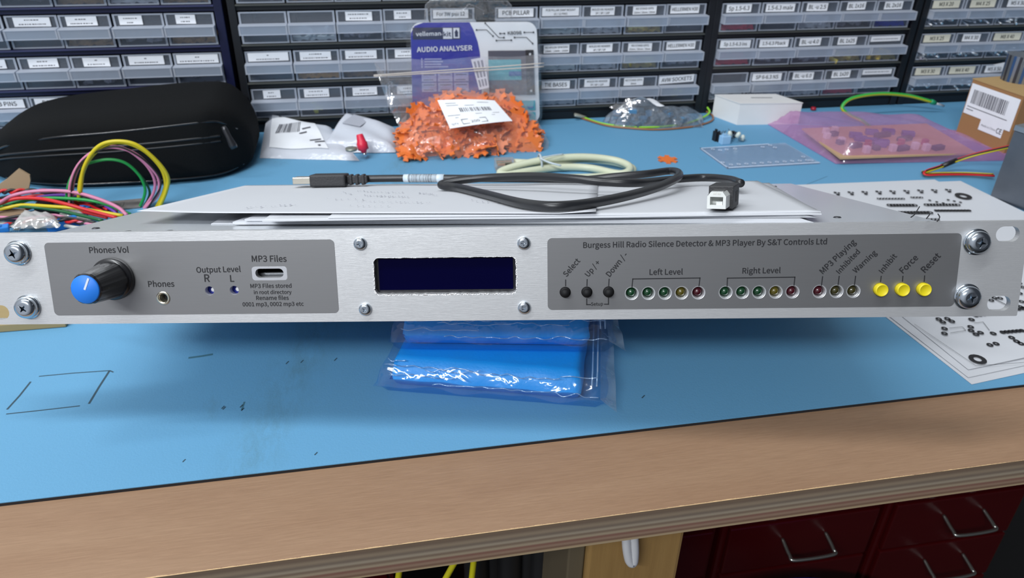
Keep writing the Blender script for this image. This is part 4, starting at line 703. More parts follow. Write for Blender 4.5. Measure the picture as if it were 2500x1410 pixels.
for i in range(11): dot(2286+i*8, 513, 1.9)
for i in range(9): dot(2216+i*9, 535, 2.2, 1.0)
for x, y in [(2270, 488), (2287, 492), (2315, 487), (2330, 490), (2345, 493), (2303, 495)]: dot(x, y, 1.3)
for x, y in [(2292, 778), (2302, 785), (2313, 777), (2324, 783), (2306, 801), (2306, 813), (2372, 779), (2370, 797), (2371, 806), (2383, 815), (2394, 811), (2425, 813), (2417, 841), (2432, 838), (2470, 823), (2482, 832), (2493, 838)]: dot(x, y, 2.0, .7)
for i in range(14): dot(2382+i*9.5, 769-i*1.4, 1.7)
for i in range(6): dot(2448+i*9.5, 810-i*.8, 1.8)
for x, y in [(2420, 732), (2428, 726), (2442, 727), (2490, 715), (2494, 735), (2492, 748), (2489, 690), (2497, 700)]: dot(x, y, 1.9, .7)
gline([(2408, 718), (2460, 745)], 0.7); gline([(2486, 700), (2500, 698)], .4); gline([(2482, 740), (2500, 752)], .5); gline([(2383, 892), (2500, 884)], 0.25); gline([(2232, 790), (2383, 892)], 0.25); gline([(2318, 800), (2350, 797), (2358, 806), (2320, 812)], .3); gline([(2378, 788), (2400, 785), (2416, 806)], .3)
mk = b.build('printed_marks', INK); mk.parent = sh; mk.matrix_parent_inverse = world_of(sh).inverted()
for x, y, r0, r1 in ((2387, 876, 5.0, 2.3), (2352, 478, 7.0, 3.2)):
    b = MB(); dot(x, y, r0, r1); o = b.build('printed_ring', INK); o.parent = sh; o.matrix_parent_inverse = world_of(sh).inverted()
# loose hair-like wires at the back right of the panel
for k, (pp) in enumerate([[(2224, 530), (2232, 524), (2240, 512), (2245, 504)], [(2262, 533), (2270, 522), (2267, 517)], [(2288, 540), (2294, 530), (2290, 522)]]):
    mb = MB(); mb.tube(spline([TW(x, y, 24) for x, y in pp], 5), 0.25, 6)
    tag(mb.build('wire_offcut', INK), ['longest thin dark wire offcut above the right end of the panel', 'short hooked dark wire offcut in the middle of the three at the panel', 'rightmost thin curved wire offcut behind the panel top edge'][k], 'wire')

# ================================================================== BLUE BAGS UNDER THE UNIT
BLUEC = mat('glove_blue', (0.001, 0.40, 0.90), 0.45, noise=200, col2=(0.001, 0.37, 0.86), bump=0.15, bscale=700)
BFILM = film('bag_film_blue', tint=(0.80, 0.90, 1.0), milk=0.03, gloss=0.055, milkcol=(0.35, 0.65, 0.95), rough=0.10, bump=0.6, bscale=55)
UN = R[:, 2]; UB0 = UW(0, 0, -21.9)
def unit_bottom(x, y): return UB0[2]-(UN[0]*(x-UB0[0])+UN[1]*(y-UB0[1]))/UN[2]
def pillow(b, P, z0, z1, seed, nu=48, nv=26, wob=1.6, flange=0.08, mi=0, under=False):
    """closed bag with pinched seams; P four ground corners (front-left, front-right, back-right, back-left)"""
    rnd = random.Random(seed); ph = [rnd.uniform(0, 6.28) for _ in range(12)]
    def prof(a, c):
        ea = min(a, 1-a)/flange; ec = min(c, 1-c)/flange; e = max(0, min(1, min(ea, ec)));  e2 = min(ea, ec)
        return (1-(1-min(1, e2))**2.4) if e2 < 1 else 1.0
    zm = z0+(z1-z0)*0.35
    def fn(s):
        def f(a, c):
            p = bilinear([np.array([x, y, 0.]) for x, y in P], a, c); k = prof(a, c)
            edge = 1-abs(2*k-1) if k < 1 else 0.05
            wv = wob*(math.sin(23*a+ph[0]+4*c)*math.sin(9*c+ph[1])*0.35+math.sin(41*a+ph[2])*0.3*edge+math.sin(61*a+ph[3]+30*c)*0.25*edge)
            z = zm+(z1-zm)*k+wv*k if s > 0 else zm-(zm-z0)*k
            if k < 0.2: z += wob*0.8*math.sin(17*a+ph[4])*math.cos(7*c+ph[5])
            p[1] += wob*0.7*math.sin(29*a+ph[6])*(1-k); p[0] += wob*0.7*math.sin(21*c+ph[7])*(1-k)
            p[2] = max(z, z0-1)
            if under: p[2] = min(p[2], unit_bottom(p[0], p[1])-0.6-(0.5 if s < 0 else 0))
            return p
        return f
    b.grid(fn(1), nu, nv, mi); n0 = len(b.f); b.grid(fn(-1), nu, nv, mi)
    for k in range(n0, len(b.f)): b.f[k] = b.f[k][::-1]
def quadat(px, z): return [tuple(G(x, y, z)[:2]) for x, y in px]
def glovebag(fl, frr, z0, z1, depth, seed, lab, lab2, zipx):
    fl, frr = np.array(fl[:2]), np.array(frr[:2]); d = (frr-fl); L = np.linalg.norm(d); d = d/L; nrm = np.array([-d[1], d[0]])
    P = [fl, frr, frr+nrm*depth+d*4, fl+nrm*depth+d*10]
    root = thing('resealable_bag', lab, 'bag', (P[0][0], P[0][1], z0), 'clear bags of blue cloth propping up the unit')
    b = MB(); pillow(b, P, z0, z1, seed, wob=1.5, flange=0.06, under=True); b.build('film', BFILM, root)
    Q = [fl+d*7+nrm*7, frr-d*13+nrm*7, frr-d*9+nrm*(depth-8), fl+d*13+nrm*(depth-8)]
    b = MB(); pillow(b, Q, z0+0.6, z1-2.2, seed+1, wob=0.5, flange=0.035, under=True); tag(b.build('folded_cloth', BLUEC), lab2, 'cloth', 'folded blue cloths in the clear bags')
    b = MB()
    for k in (0, 2.6): 
        b.tube([np.array([*(frr-d*(8-k)+nrm*q), z0+(z1-z0)*(0.62+0.38*math.sin(min(1, q/12)*1.57))]) for q in np.linspace(3, depth-3, 16)], 0.45, 6)
    b.build('zip_strip', film('zip_film', milk=0.5, gloss=0.2, milkcol=(0.6, 0.75, 0.92)), root)
    b = MB(); rnd = random.Random(seed*3)  # pale strands shaped along the folds stand in for highlights on the film
    for (t0, t1, hh, dn) in ((.04, .46, .86, 5.6), (.06, .40, .62, 4.2), (.22, .80, .80, 5.2), (.25, .97, .42, 3.4), (.80, .96, .88, 6.5), (.05, .13, .95, 8)):
        b.tube(spline([np.array([*(fl+d*(L*t)+nrm*(dn+rnd.uniform(-1, 1))), z0+(z1-z0)*hh+rnd.uniform(-1.1, 1.1)]) for t in np.linspace(t0, t1, max(5, int((t1-t0)*34)))], 3), 0.30, 5)
    b.build('crease_glint', film('crease_glint_film', milk=0.22, gloss=0.30, milkcol=(0.65, 0.8, 1.0), rough=0.15), root)
    # flared mouth of the bag at the right
    b = MB(); rnd = random.Random(seed)
    b.grid(lambda a, c: np.array([*(frr-d*3+d*(a*9)*(1.0-c*0.35)-nrm*(6*a*(1-c)), )[0], 0])+np.array([0, 0, z0+1+(z1-z0)*0.42+1.4*math.sin(c*24+seed)*a-(3.2*a*(1-c))]) + np.array([nrm[0], nrm[1], 0])*(c*(depth-4)), 6, 22)
    b.build('bag_mouth', film('mouth_film', milk=0.22, gloss=0.2, milkcol=(0.6, 0.75, 0.92), bump=0.9), root)
glovebag(G(914, 944, 8), G(1478, 990, 8), 2.2, 23, 118, 3, 'lower clear resealable bag, lying on the mat and jutting out furthest', 'bright blue folded cloth inside the lower clear bag', 0)
glovebag(G(944, 836, 30), G(1500, 844, 30), 23.5, 44, 70, 9, 'upper clear resealable bag, on the lower one right under the panel', 'bright blue folded cloth inside the upper clear bag', 0)

# ================================================================== BLACK ZIP CASE
case = thing('zip_case', 'large black fabric zip case standing in front of the navy cabinet', 'case', (-235, 700, 2))
FAB = mat('case_fabric', (0.006, 0.0065, 0.007), 0.9, spec=0.15, noise=300, bump=0.5, bscale=1400)
secs = [(-343, 706, 730, 14, 20), (-336, 700, 745, 8, 28), (-325, 690, 755, 4, 37), (-311, 680, 762, 2, 46), (-295, 670, 766, 2, 53), (-262, 660, 768, 2, 60), (-205, 656, 768, 2, 64), (-150, 660, 768, 2, 67), (-132, 668, 766, 2, 66), (-120, 678, 762, 3, 58), (-112, 690, 757, 6, 46), (-108, 700, 750, 14, 33)]
def sec_ring(x, y0, y1, z0, z1, n=28):
    out = []
    for k in range(n):
        a = 2*math.pi*k/n; ca, sa = math.cos(a), math.sin(a); q = 0.33
        out.append(((x), (y0+y1)/2+(y1-y0)/2*math.copysign(abs(ca)**q, ca), (z0+z1)/2+(z1-z0)/2*math.copysign(abs(sa)**q, sa)))
    return out
sm = spline([np.array(s, float) for s in secs], 4); mb = MB(); vs = []; n = 28
for s in sm: vs += sec_ring(*s)
fs = [(i*n+k, i*n+(k+1) % n, (i+1)*n+(k+1) % n, (i+1)*n+k) for i in range(len(sm)-1) for k in range(n)]+[tuple(range(n-1, -1, -1)), tuple((len(sm)-1)*n+k for k in range(n))]
vs = [(x, y, z+1.2*math.sin(x/23)*math.sin(y/31)*(z > 40)) for x, y, z in vs]
mb.add(vs, fs, 0, True); mb.build('body', FAB, case)
PIP = mat('piping_black', (0.012, 0.012, 0.014), 0.22, coat=0.3)
def case_line(name, pts, r, m): b = MB(); b.tube(spline(pts, 6), r, 8); return b.build(name, m, case)
front = lambda x: float(np.interp(x, [s[0] for s in secs], [s[1] for s in secs])); topz = lambda x: float(np.interp(x, [s[0] for s in secs], [s[4] for s in secs]))
botz = lambda x: float(np.interp(x, [s[0] for s in secs], [s[3] for s in secs]))
xs = [-340, -333, -320, -300, -260, -215, -170, -145, -130, -117]
case_line('piping', [(x, front(x)+.6, topz(x)-11) for x in xs], 1.0, PIP)
case_line('piping', [(x, front(x)+2.5, botz(x)+5) for x in xs[1:]], 1.0, PIP)
case_line('zip', [(x, front(x)-0.1, topz(x)*0.64) for x in xs[1:-1]], 1.1, mat('zip_black', (0.02, 0.02, 0.022), 0.5))
case_line('zip', [(x, front(x)-0.4, topz(x)*0.57) for x in xs[1:-1]], 0.8, mat('zip_black', (0.02, 0.02, 0.022), 0.5))
p0, p1 = V(545, 308, 664), V(572, 362, 660)
mb = MB(); dd = p1-p0; mb.tube([p0+dd*k for k in (0, .15, .5, .85, 1)], [2.0, 2.6, 2.6, 3.6, 3.0], 8); zp = mb.build('zip_pull', mat('pull_grey', (0.06, 0.06, 0.065), 0.3, 0.7), case); zp['label'] = 'dark metal zip pull'

# ================================================================== WHITE PACKETS
WFILM = film('packet_film', milk=0.80, gloss=0.05, milkcol=(0.66, 0.69, 0.76), rough=0.25)
def packet(px, zs, label, seed, thick=6, wob=1.2):
    P = [G(x, y, z) for (x, y), z in zip(px, zs)]
    root = thing('plastic_packet', label, 'packet', (P[0][0], P[0][1], 2), 'white packets between the case and the orange bag')
    rnd = random.Random(seed); ph = [rnd.uniform(0, 6) for _ in range(6)]
    def fn(s):
        def f(a, c):
            p = bilinear(P, a, c); e = min(1, min(a, 1-a, c, 1-c)/0.16); k = 1-(1-e)**2
            p[2] += (thick*k*(1 if s else 0))+wob*math.sin(9*a+ph[0]+5*c)*math.sin(7*c+ph[1])*(.3+.7*k if s else .1); p[2] = max(p[2], 2.2); return p
        return f
    b = MB(); b.grid(fn(1), 24, 18); n0 = len(b.f); b.grid(fn(0), 24, 18)
    for k in range(n0, len(b.f)): b.f[k] = b.f[k][::-1]
    b.build('film', WFILM, root); return root, P, fn(1)
r1, P1, f1_ = packet([(634, 386), (878, 392), (812, 316), (652, 282)], (2.2, 2.2, 10, 14), 'white flat packet with a barcode, leaning beside the black case', 4)
b = MB(); b.grid(lambda a, c: f1_(0.10+0.62*a, 0.12+0.78*c)+np.array([0, -0.4, 0.8]), 8, 8); b.build('label', LABEL, r1)
b = MB()
for k in range(14):
    a0 = 0.16+k*0.022; a1 = a0+random.choice((.006, .011, .014)); b.quad([f1_(aa+cc*0.05, 0.42+cc*0.26+(aa-.16)*0.5)+np.array([0, -0.6, 1.3]) for aa, cc in ((a0, 0), (a1, 0), (a1, 1), (a0, 1))])
for (x0, y0, l) in ((.45, .5, .1), (.5, .62, .12), (.2, .86, .12), (.55, .3, .14), (.60, .26, .12), (.62, .16, .03)):
    b.quad([f1_(x0+da*l, y0+db*0.03+da*l*.5)+np.array([0, -0.6, 1.3]) for da, db in ((0, 0), (1, 0), (1, 1), (0, 1))])
b.build('print', GREYINK, r1)
r2, P2, f2_ = packet([(776, 372), (966, 372), (978, 326), (842, 280)], (3, 3, 8, 24), 'crumpled white packet holding a red connector, left of the orange bag', 8, thick=9, wob=2.0)
b = MB(); b.quad([f2_(a, c)+np.array([0, -.5, 1]) for a, c in ((.15, .55), (.42, .55), (.5, .92), (.2, .92))]); b.build('print', mat('faint_grey', (0.42, 0.44, 0.5), .6), r2)
q = G(884, 352, 16); mb = MB(); T = Matrix.Translation(tuple(q)) @ Matrix.Rotation(math.radians(-24), 4, 'X') @ Matrix.Rotation(math.radians(-10), 4, 'Y')
mb.lathe([(2.2, -8), (3.0, -6), (5.2, -5), (5.2, 1), (4.2, 3), (3.4, 8), (3.0, 9.5), (0, 9.6)], 16, 0, T); mb.lathe([(1.7, -12), (1.7, -7)], 12, 1, T)
tag(mb.build('phono_plug', [mat('plug_red', (0.72, 0.02, 0.06), 0.4), STEEL]), 'red connector with silver tip showing through the crumpled white packet', 'connector')
q = G(858, 366, 14); mb = MB(); mb.lathe([(0, 0), (5.5, 0), (5.5, 2), (2, 2.4)], 20, 0, Matrix.Translation(tuple(q))); tag(mb.build('metal_disc', mat('disc_grey', (0.28, 0.29, 0.25), .4, .5)), 'small grey disc at the front of the crumpled white packet', 'component')

# ================================================================== AUDIO ANALYSER PACK
YP = 771
pk = thing('kit_pack', 'blister pack with blue and white card reading AUDIO ANALYSER, propped against the drawers', 'pack', tuple(V(1165, 300, YP)))
cor = [V(1008, 305, YP), V(1318, 300, YP), V(1310, 53, YP), V(1002, 55, YP)]
def kp(a, c, off=0.0): p = bilinear(cor, a, c).copy(); p[1] -= off; return p
def rr2(a0, c0, a1, c1, r, n=5):
    ar = 1.27; return [(x/ar, y) for x, y in rrect(a0*ar, c0, a1*ar, c1, r, n)]
mb = MB(); o1 = rr2(0, 0, 1, 1, 0.10); n = len(o1)
mb.add([kp(x, y, .4) for x, y in o1]+[kp(x, y, -.4) for x, y in o1], [tuple(range(n)), tuple(range(2*n-1, n-1, -1))]+[(i, n+i, n+(i+1) % n, (i+1) % n) for i in range(n)])
cardo = mb.build('card', mat('card_white', (0.93, 0.94, 0.97), 0.35), pk)
mb = MB(); L = [(0.0, .1), (0, .9), (.03, .97), (.10, 1.0), (.46, 1.0), (.49, .93), (.52, .82), (.535, .72), (.54, .6), (.54, 0.0), (.08, 0.0), (.02, .03)]
mb.quad([kp(x, y, .7) for x, y in L][::-1]); mb.build('blue_field', mat('card_blue', (0.022, 0.022, 0.36), 0.3), pk)
def kq(b, a0, c0, a1, c1, off, mi=0): b.quad([kp(a0, c0, off), kp(a1, c0, off), kp(a1, c1, off), kp(a0, c1, off)], mi)
mb = MB(); pl = lambda x, y: kp(x, y, 1.3)
kq(mb, .015, .845, .385, .955, 1.0, 1); kq(mb, .25, .85, .32, .95, 1.15, 2); kq(mb, .33, .855, .378, .95, 1.15, 2)
text(mb, 'velleman', pl, .04, .878, .232, .882, 2, squash=1.1, bold=0.022); text(mb, '-', pl, .234, .88, .246, .88, 2); text(mb, 'kit', pl, .255, .872, .312, .874, 1, squash=1.05, bold=0.028)
for pts_ in ([(.337, .905), (.354, .94), (.371, .905)],): mb.quad([kp(x, y, 1.35) for x, y in pts_][::-1], 1)
kq(mb, .342, .868, .366, .905, 1.35, 1)
text(mb, 'AUDIO ANALYSER', pl, .045, .728, .475, .742, 2, squash=1.15, bold=0.034)
text(mb, 'K8098', pl, .762, .884, .872, .888, 0, squash=1.0, bold=.02)
for c in (.66, .635, .61, .585): kq(mb, .10, c-.006, .10+random.uniform(.12, .19), c+.006, 1.1, 3); kq(mb, .075, c-.01, .085, c+.01, 1.1, 3)
for i in range(3):
    for j in range(2): kq(mb, .075+i*.125, .36+j*.10-.02, .19+i*.125, .45+j*.10-.02, 1.1, 3); kq(mb, .09+i*.125, .425+j*.10-.02, .175+i*.125, .432+j*.1-.02, 1.2, 1); kq(mb, .09+i*.125, .375+j*.10-.02, .165+i*.125, .381+j*.1-.02, 1.2, 1)
for pts_ in ([(.513, .93), (.594, .93), (.643, .872)], [(.584, .992), (.69, .857), (.73, .857)], [(.70, .895), (.735, .895)], [(.669, .830), (.789, .832)], [(.895, .904), (.97, .904)], [(.815, .857), (.912, .857), (.96, .80)]):
    for a_, c_ in zip(pts_, pts_[1:]):
        dx, dy = (c_[0]-a_[0]), (c_[1]-a_[1]); Ln = math.hypot(dx, dy); nx, ny = -dy/Ln*.003, dx/Ln*.003; mb.quad([kp(a_[0]-nx, a_[1]-ny, 1.1), kp(c_[0]-nx, c_[1]-ny, 1.1), kp(c_[0]+nx, c_[1]+ny, 1.1), kp(a_[0]+nx, a_[1]+ny, 1.1)], 0)
    for e in (pts_[0], pts_[-1]): kq(mb, e[0]-.006, e[1]-.008, e[0]+.006, e[1]+.008, 1.2, 0)
mb.build('print', [INK, mat('card_navy', (0.012, 0.012, 0.06), .4), mat('print_white', (0.78, 0.80, 0.86), .5), mat('print_lilac', (0.36, 0.38, 0.66), .5)], pk)
mb = MB(); kq(mb, .60, .30, .955, .735, 1.6, 0); kq(mb, .60, .45, .86, .65, 2.0, 1); kq(mb, .90, .30, .965, .74, 1.9, 2); kq(mb, .76, .49, .86, .535, 2.2, 3)
kq(mb, .76, .02, .965, .12, 1.6, 1); kq(mb, .80, .14, .965, .24, 1.6, 1); kq(mb, .90, .16, .95, .18, 1.8, 3); kq(mb, .88, .08, .93, .10, 1.8, 3)
for c in (.34, .70): 
    cc = kp(.935, c, 2.2); mb.add([(cc[0]+1.2*math.cos(t_), cc[1], cc[2]+1.2*math.sin(t_)) for t_ in np.linspace(0, 6.28, 13)[:-1]], [tuple(range(11, -1, -1))], 4)
mb.build('picture', [mat('pic_grey', (0.10, 0.09, 0.12), .4), mat('pic_teal', (0.10, 0.48, 0.56), .4), mat('pic_black', (0.02, 0.008, 0.006), .4), mat('pic_blue', (0.05, 0.16, 0.45), .4), mat('pic_white', (.8, .8, .82), .4)], pk)
PET = film('blister_film', milk=0.03, gloss=0.10, rough=0.06, bump=0.15, bscale=40)
mb = MB(); o2 = rr2(-.035, -.02, 1.035, 1.03, .13); o3 = rr2(-.01, .005, 1.01, 1.005, .11)
mb.add([kp(x, y, -.6) for x, y in o2]+[kp(x, y, 7) for x, y in o3], [(i, (i+1) % n, n+(i+1) % n, n+i) for i in range(n)]+[tuple(range(n, 2*n))], 0, False)
mb.build('blister', PET, pk)
mb = MB(); tabp = [kp(.11, 1.02), kp(.80, 1.02), kp(.80, 1.15), kp(.77, 1.19), kp(.16, 1.20), kp(.12, 1.16)]
mb.quad(tabp); mb.tube([tabp[i] for i in (0, 5, 4, 3, 2, 1)], .5, 6)
mb.tube([kp(x, y, .6) for x, y in ((.36, 1.05), (.36, 1.10), (.42, 1.12), (.46, 1.165), (.52, 1.14), (.58, 1.10), (.57, 1.07))], .45, 6)
mb.build('hanging_tab', film('tab_film', milk=0.10, gloss=0.16, rough=.08, milkcol=(.5, .5, .52)), pk)

# ================================================================== ORANGE PIECES IN A BAG
ORG = mat('orange_plastic', (0.76, 0.185, 0.035), 0.42, noise=30, col2=(0.70, 0.16, 0.028))
def star_mesh():
    b = MB(); out = []
    for k in range(6):
        a = math.radians(60*k)
        for da, r in ((-17, 8.2), (-13, 12.6), (0, 11.9), (13, 12.6), (17, 8.2)): out.append((r*math.cos(a+math.radians(da)), r*math.sin(a+math.radians(da))))
    b.prism(out, -0.6, 0.6)
    for i in range(3): b.box((-6+i*4.3, -7, 0.6), (-5.2+i*4.3, 7, 0.75))
    return b.mesh(ORG)
SM = star_mesh()
def star(T, label, group):
    o = bpy.data.objects.new('orange_clip', SM); COL.objects.link(o)
    T = T.copy(); T.translation = T.translation*mm; o.matrix_basis = T
    return tag(o, label, 'plastic clip', group)
p = G(1630, 389, 2.9); star(Matrix.Translation(tuple(p)) @ Matrix.Rotation(0.25, 4, 'Z') @ Matrix.Rotation(.05, 4, 'X') @ Matrix.Scale(0.8, 4), 'single orange star-shaped plastic clip lying alone on the mat', None)
def heapY(y): return float(np.interp(y, [225, 290, 345, 400], [752, 722, 700, 683]))
outl = [(990, 392), (979, 345), (990, 300), (1035, 255), (1100, 238), (1170, 230), (1245, 247), (1292, 292), (1325, 352), (1300, 372), (1150, 388)]
def inside(x, y, poly, m=0):
    c = False; j = len(poly)-1
    for i in range(len(poly)):
        xi, yi = poly[i]; xj, yj = poly[j]
        if (yi > y) != (yj > y) and x < (xj-xi)*(y-yi)/(yj-yi)+xi: c = not c
        j = i
    return c
rnd = random.Random(21); cnt = 0; placed = []
lab = 'orange star-shaped plastic clip among the heap inside the clear bag'
while cnt < 250:
    x = rnd.uniform(975, 1330); y = rnd.uniform(228, 396)
    if not inside(x, y, outl): continue
    layer = 0 if cnt < 125 else (1 if cnt < 200 else 2)
    if layer == 0 and any(math.hypot(x-a, (y-b)*1.2) < 12 for a, b in placed): 
        if rnd.random() < 0.93: continue
    placed.append((x, y)); Y = heapY(y)+layer*9+rnd.uniform(0, 5)+4; P = V(x, y, Y); P[2] = max(P[2], 9)
    # mostly facing out of the bag, many turned edge-on
    tiltx = math.radians(52)+rnd.gauss(0, .45); tz = rnd.gauss(0, .5)
    if rnd.random() < 0.40: tiltx = rnd.uniform(0, 6.28); tz = rnd.uniform(0, 6.28)
    T = Matrix.Translation(tuple(P)) @ Matrix.Rotation(tz, 4, 'Z') @ Matrix.Rotation(tiltx, 4, 'X') @ Matrix.Rotation(rnd.uniform(0, 1), 4, 'Z') @ Matrix.Scale(rnd.uniform(.78, 1.05), 4)
    star(T, lab, 'orange clips heaped in the clear bag'); cnt += 1
ob_ = thing('polythene_bag', 'clear resealable bag full of orange clips with a white label, leaning on the kit pack', 'bag', tuple(G(1160, 398)))
outb = [(978, 402), (966, 345), (980, 292), (1022, 246), (1090, 222), (1170, 212), (1255, 232), (1305, 280), (1340, 345), (1338, 374), (1150, 400)]
def hull(b, off, depthback, seed, amp):
    rnd = random.Random(seed); cx, cy = 1155, 320; NR, NA = 9, 44; vs = []
    poly = outb+[outb[0]]
    def rim(t):
        i = int(t*len(outb)) % len(outb); f = t*len(outb)-int(t*len(outb)); a, c = poly[i], poly[i+1]; return a[0]+(c[0]-a[0])*f, a[1]+(c[1]-a[1])*f
    ph = [rnd.uniform(0, 6) for _ in range(4)]
    for j in range(NR+1):
        for i in range(NA):
            rx_, ry_ = rim(i/NA); q = j/NR; x = cx+(rx_-cx)*q; y = cy+(ry_-cy)*q
            bulge = off*(1-q**4)+depthback*q**6+amp*math.sin(i*1.7+ph[0]+j)*math.sin(j*2.1+i*.6+ph[1])*(1-.3*q)
            P = V(x, y, heapY(y)-bulge+6); P[2] = max(P[2], 2.5); vs.append(P)
    fs = [(j*NA+i, j*NA+(i+1) % NA, (j+1)*NA+(i+1) % NA, (j+1)*NA+i) for j in range(NR) for i in range(NA)]
    b.add(vs, fs, 0, True)
OFILM = film('bag_film_clear', milk=0.07, gloss=0.06, milkcol=(0.85, 0.72, 0.70), rough=0.11, bump=1.0, bscale=75)
mb = MB(); hull(mb, 13, -4, 2, 1.8); mb.build('film_front', OFILM, ob_)
mb = MB(); hull(mb, -28, -6, 6, 1.2); mb.build('film_back', OFILM, ob_)
# empty upper part of the bag with its zip, resting on the kit pack
top = [(V(985, 262, 752)), V(1300, 262, 752), V(1323, 132, 760), V(912, 150, 752)]
mb = MB(); mb.grid(lambda a, c: bilinear(top, a, c)+np.array([0, -2.5*math.sin(8*a+3*c)*(.4+c)*(1-a*.6)-1, 1.2*math.sin(13*a)*c]), 30, 14); mb.build('bag_top', film('bag_top_film', milk=0.17, gloss=0.10, milkcol=(0.72, 0.70, 0.75), rough=.12, bump=.8, bscale=50), ob_)
mb = MB()
a, c = V(912, 182, 748), V(1326, 160, 756)
for dz in (0, 2.3): mb.tube(spline([a+(c-a)*t+np.array([0, -4, dz*(.5+t)-3.0*math.sin(t*3.1)*0.2-(2.5*max(0, .3-t))]) for t in np.linspace(0, 1, 9)], 4), .55, 6)
mb.build('zip_strip', mat('zip_ivory', (0.62, 0.56, 0.50), .35), ob_)
mb = MB(); tri = [V(912, 150, 750), V(1000, 245, 748), V(985, 330, 728), V(945, 250, 742)]
mb.grid(lambda a, c: bilinear(tri, a, c)+np.array([0, 2.2*math.sin(11*a+9*c), 0]), 10, 10); mb.build('bag_shoulder', film('shoulder_film', milk=0.20, gloss=0.22, milkcol=(.7, .72, .76), rough=.1, bump=1.0, bscale=60), ob_)
LQ = [V(1098, 311, 694), V(1250, 296, 702), V(1206, 246, 722), V(1067, 242, 724)]
lf = lambda a, c: bilinear(LQ, a, c)+np.array([0, -3.2*math.sin(3.14*a)-3, 2.6*math.sin(2.6*a)])
mb = MB(); mb.grid(lf, 14, 8); lb = mb.build('label', LABEL, ob_)
mb = MB()
def lq(a0, c0, a1, c1, mi=0): mb.quad([lf(a0, c0)+np.array([0, -.5, .2]), lf(a1, c0)+np.array([0, -.5, .2]), lf(a1, c1)+np.array([0, -.5, .2]), lf(a0, c1)+np.array([0, -.5, .2])], mi)
x = .28
while x < .80: wd = random.choice((.008, .014, .02)); lq(x, .53, x+wd, .68); x += wd+random.choice((.012, .02, .028))
for a0, c0, a1 in ((.1, .86, .28), (.65, .88, .85), (.1, .78, .3), (.4, .76, .56), (.05, .42, .25), (.15, .33, .8), (.5, .42, .9)): lq(a0, c0, a1, c0+.012)
for a0, c0, a1, c1 in ((.22, .08, .62, .10), (.22, .24, .62, .26), (.22, .08, .228, .26), (.612, .08, .62, .26)): lq(a0, c0, a1, c1)
text(mb, 'QTY', lambda x, y: lf(x, y)+np.array([0, -.6, .2]), .05, .10, .16, .10, squash=1.2); text(mb, '200', lambda x, y: lf(x, y)+np.array([0, -.6, .2]), .36, .11, .5, .12, squash=1.2)
mb.build('label_print', GREYINK, lb)
mb = MB(); TQ = [V(1168, 216, 752), V(1192, 210, 752), V(1180, 136, 756), V(1148, 142, 756)]
mb.grid(lambda a, c: bilinear(TQ, a, c)+np.array([0, -5, 0]), 3, 6); tg = mb.build('paper_tag', mat('tag_white', (.62, .60, .66), .6), ob_)
mb = MB()
for i in range(3):
    for j in range(3): mb.quad([bilinear(TQ, a, c)+np.array([0, -5.5, 0]) for a, c in ((.14+i*.28, .10+j*.3), (.28+i*.28, .10+j*.3), (.28+i*.28, .32+j*.3), (.14+i*.28, .32+j*.3))])
mb.build('tag_print', mat('tag_ink', (.28, .27, .32), .6), tg)

# ================================================================== CABLES AND WIRES
def wire(name, pts, r, m, label, cat='wire', group=None, n=8, k=8):
    b = MB(); b.tube(spline(pts, k), r, n); o = b.build(name, m); return tag(o, label, cat, group)
# beige network cable
eth = thing('network_cable', 'coiled beige network cable with a clear plug behind the black USB cable', 'cable', tuple(G(1380, 400)))
BEI = mat('cable_beige', (0.62, 0.65, 0.48), 0.4)
mb = MB(); mb.tube(spline([G(1255, 396, 7), G(1330, 398, 8), G(1420, 388, 9), G(1500, 396, 8), G(1545, 412, 6), G(1520, 426, 5), G(1420, 433, 5), G(1300, 432, 5), G(1222, 424, 5), G(1250, 408, 8), G(1330, 390, 12), G(1420, 383, 13), G(1500, 391, 11), G(1538, 408, 10), G(1515, 424, 8), G(1440, 410, 6), G(1370, 408, 6), G(1300, 416, 6), G(1235, 428, 5)], 8), 3.4, 12)
mb.build('cord', BEI, eth)
T = Matrix.Translation(tuple(G(1234, 400, 7.5))) @ Matrix.Rotation(-.05, 4, 'Z')
mb = MB(); mb.box((-10, -6, -4.5), (8, 6, 4.5), T=T, bev=.5); mb.build('plug', film('plug_clear', milk=.3, gloss=.2, milkcol=(.55, .5, .45)), eth)
mb = MB()
for i in range(4): mb.box((-8, -4.5+i*2.6, 0), (6, -3.2+i*2.6, 2.2), i % 2, T)
mb.box((-1, -6.2, -4), (7, -5.9, 3), 2, T); mb.build('contacts', [mat('contact_copper', (.55, .2, .1), .4), mat('contact_green', (.03, .12, .04), .5), mat('contact_dark', (.04, .05, .04), .5)], eth)
q = G(1318, 398, 9); mb = MB(); mb.tube([q+np.array([0, 9*math.cos(t), 8*math.sin(t)]) for t in np.linspace(0, 6.28, 20)], 1.0, 6, caps=False)
mb.tube(spline([G(1318, 388, 17), G(1345, 380, 18), G(1375, 376, 18)], 5), .7, 6); mb.tube(spline([G(1318, 386, 17), G(1340, 396, 17), G(1370, 404, 15)], 5), .9, 6)
mb.build('cable_tie', mat('tie_clear', (.55, .62, .66), .25), eth)
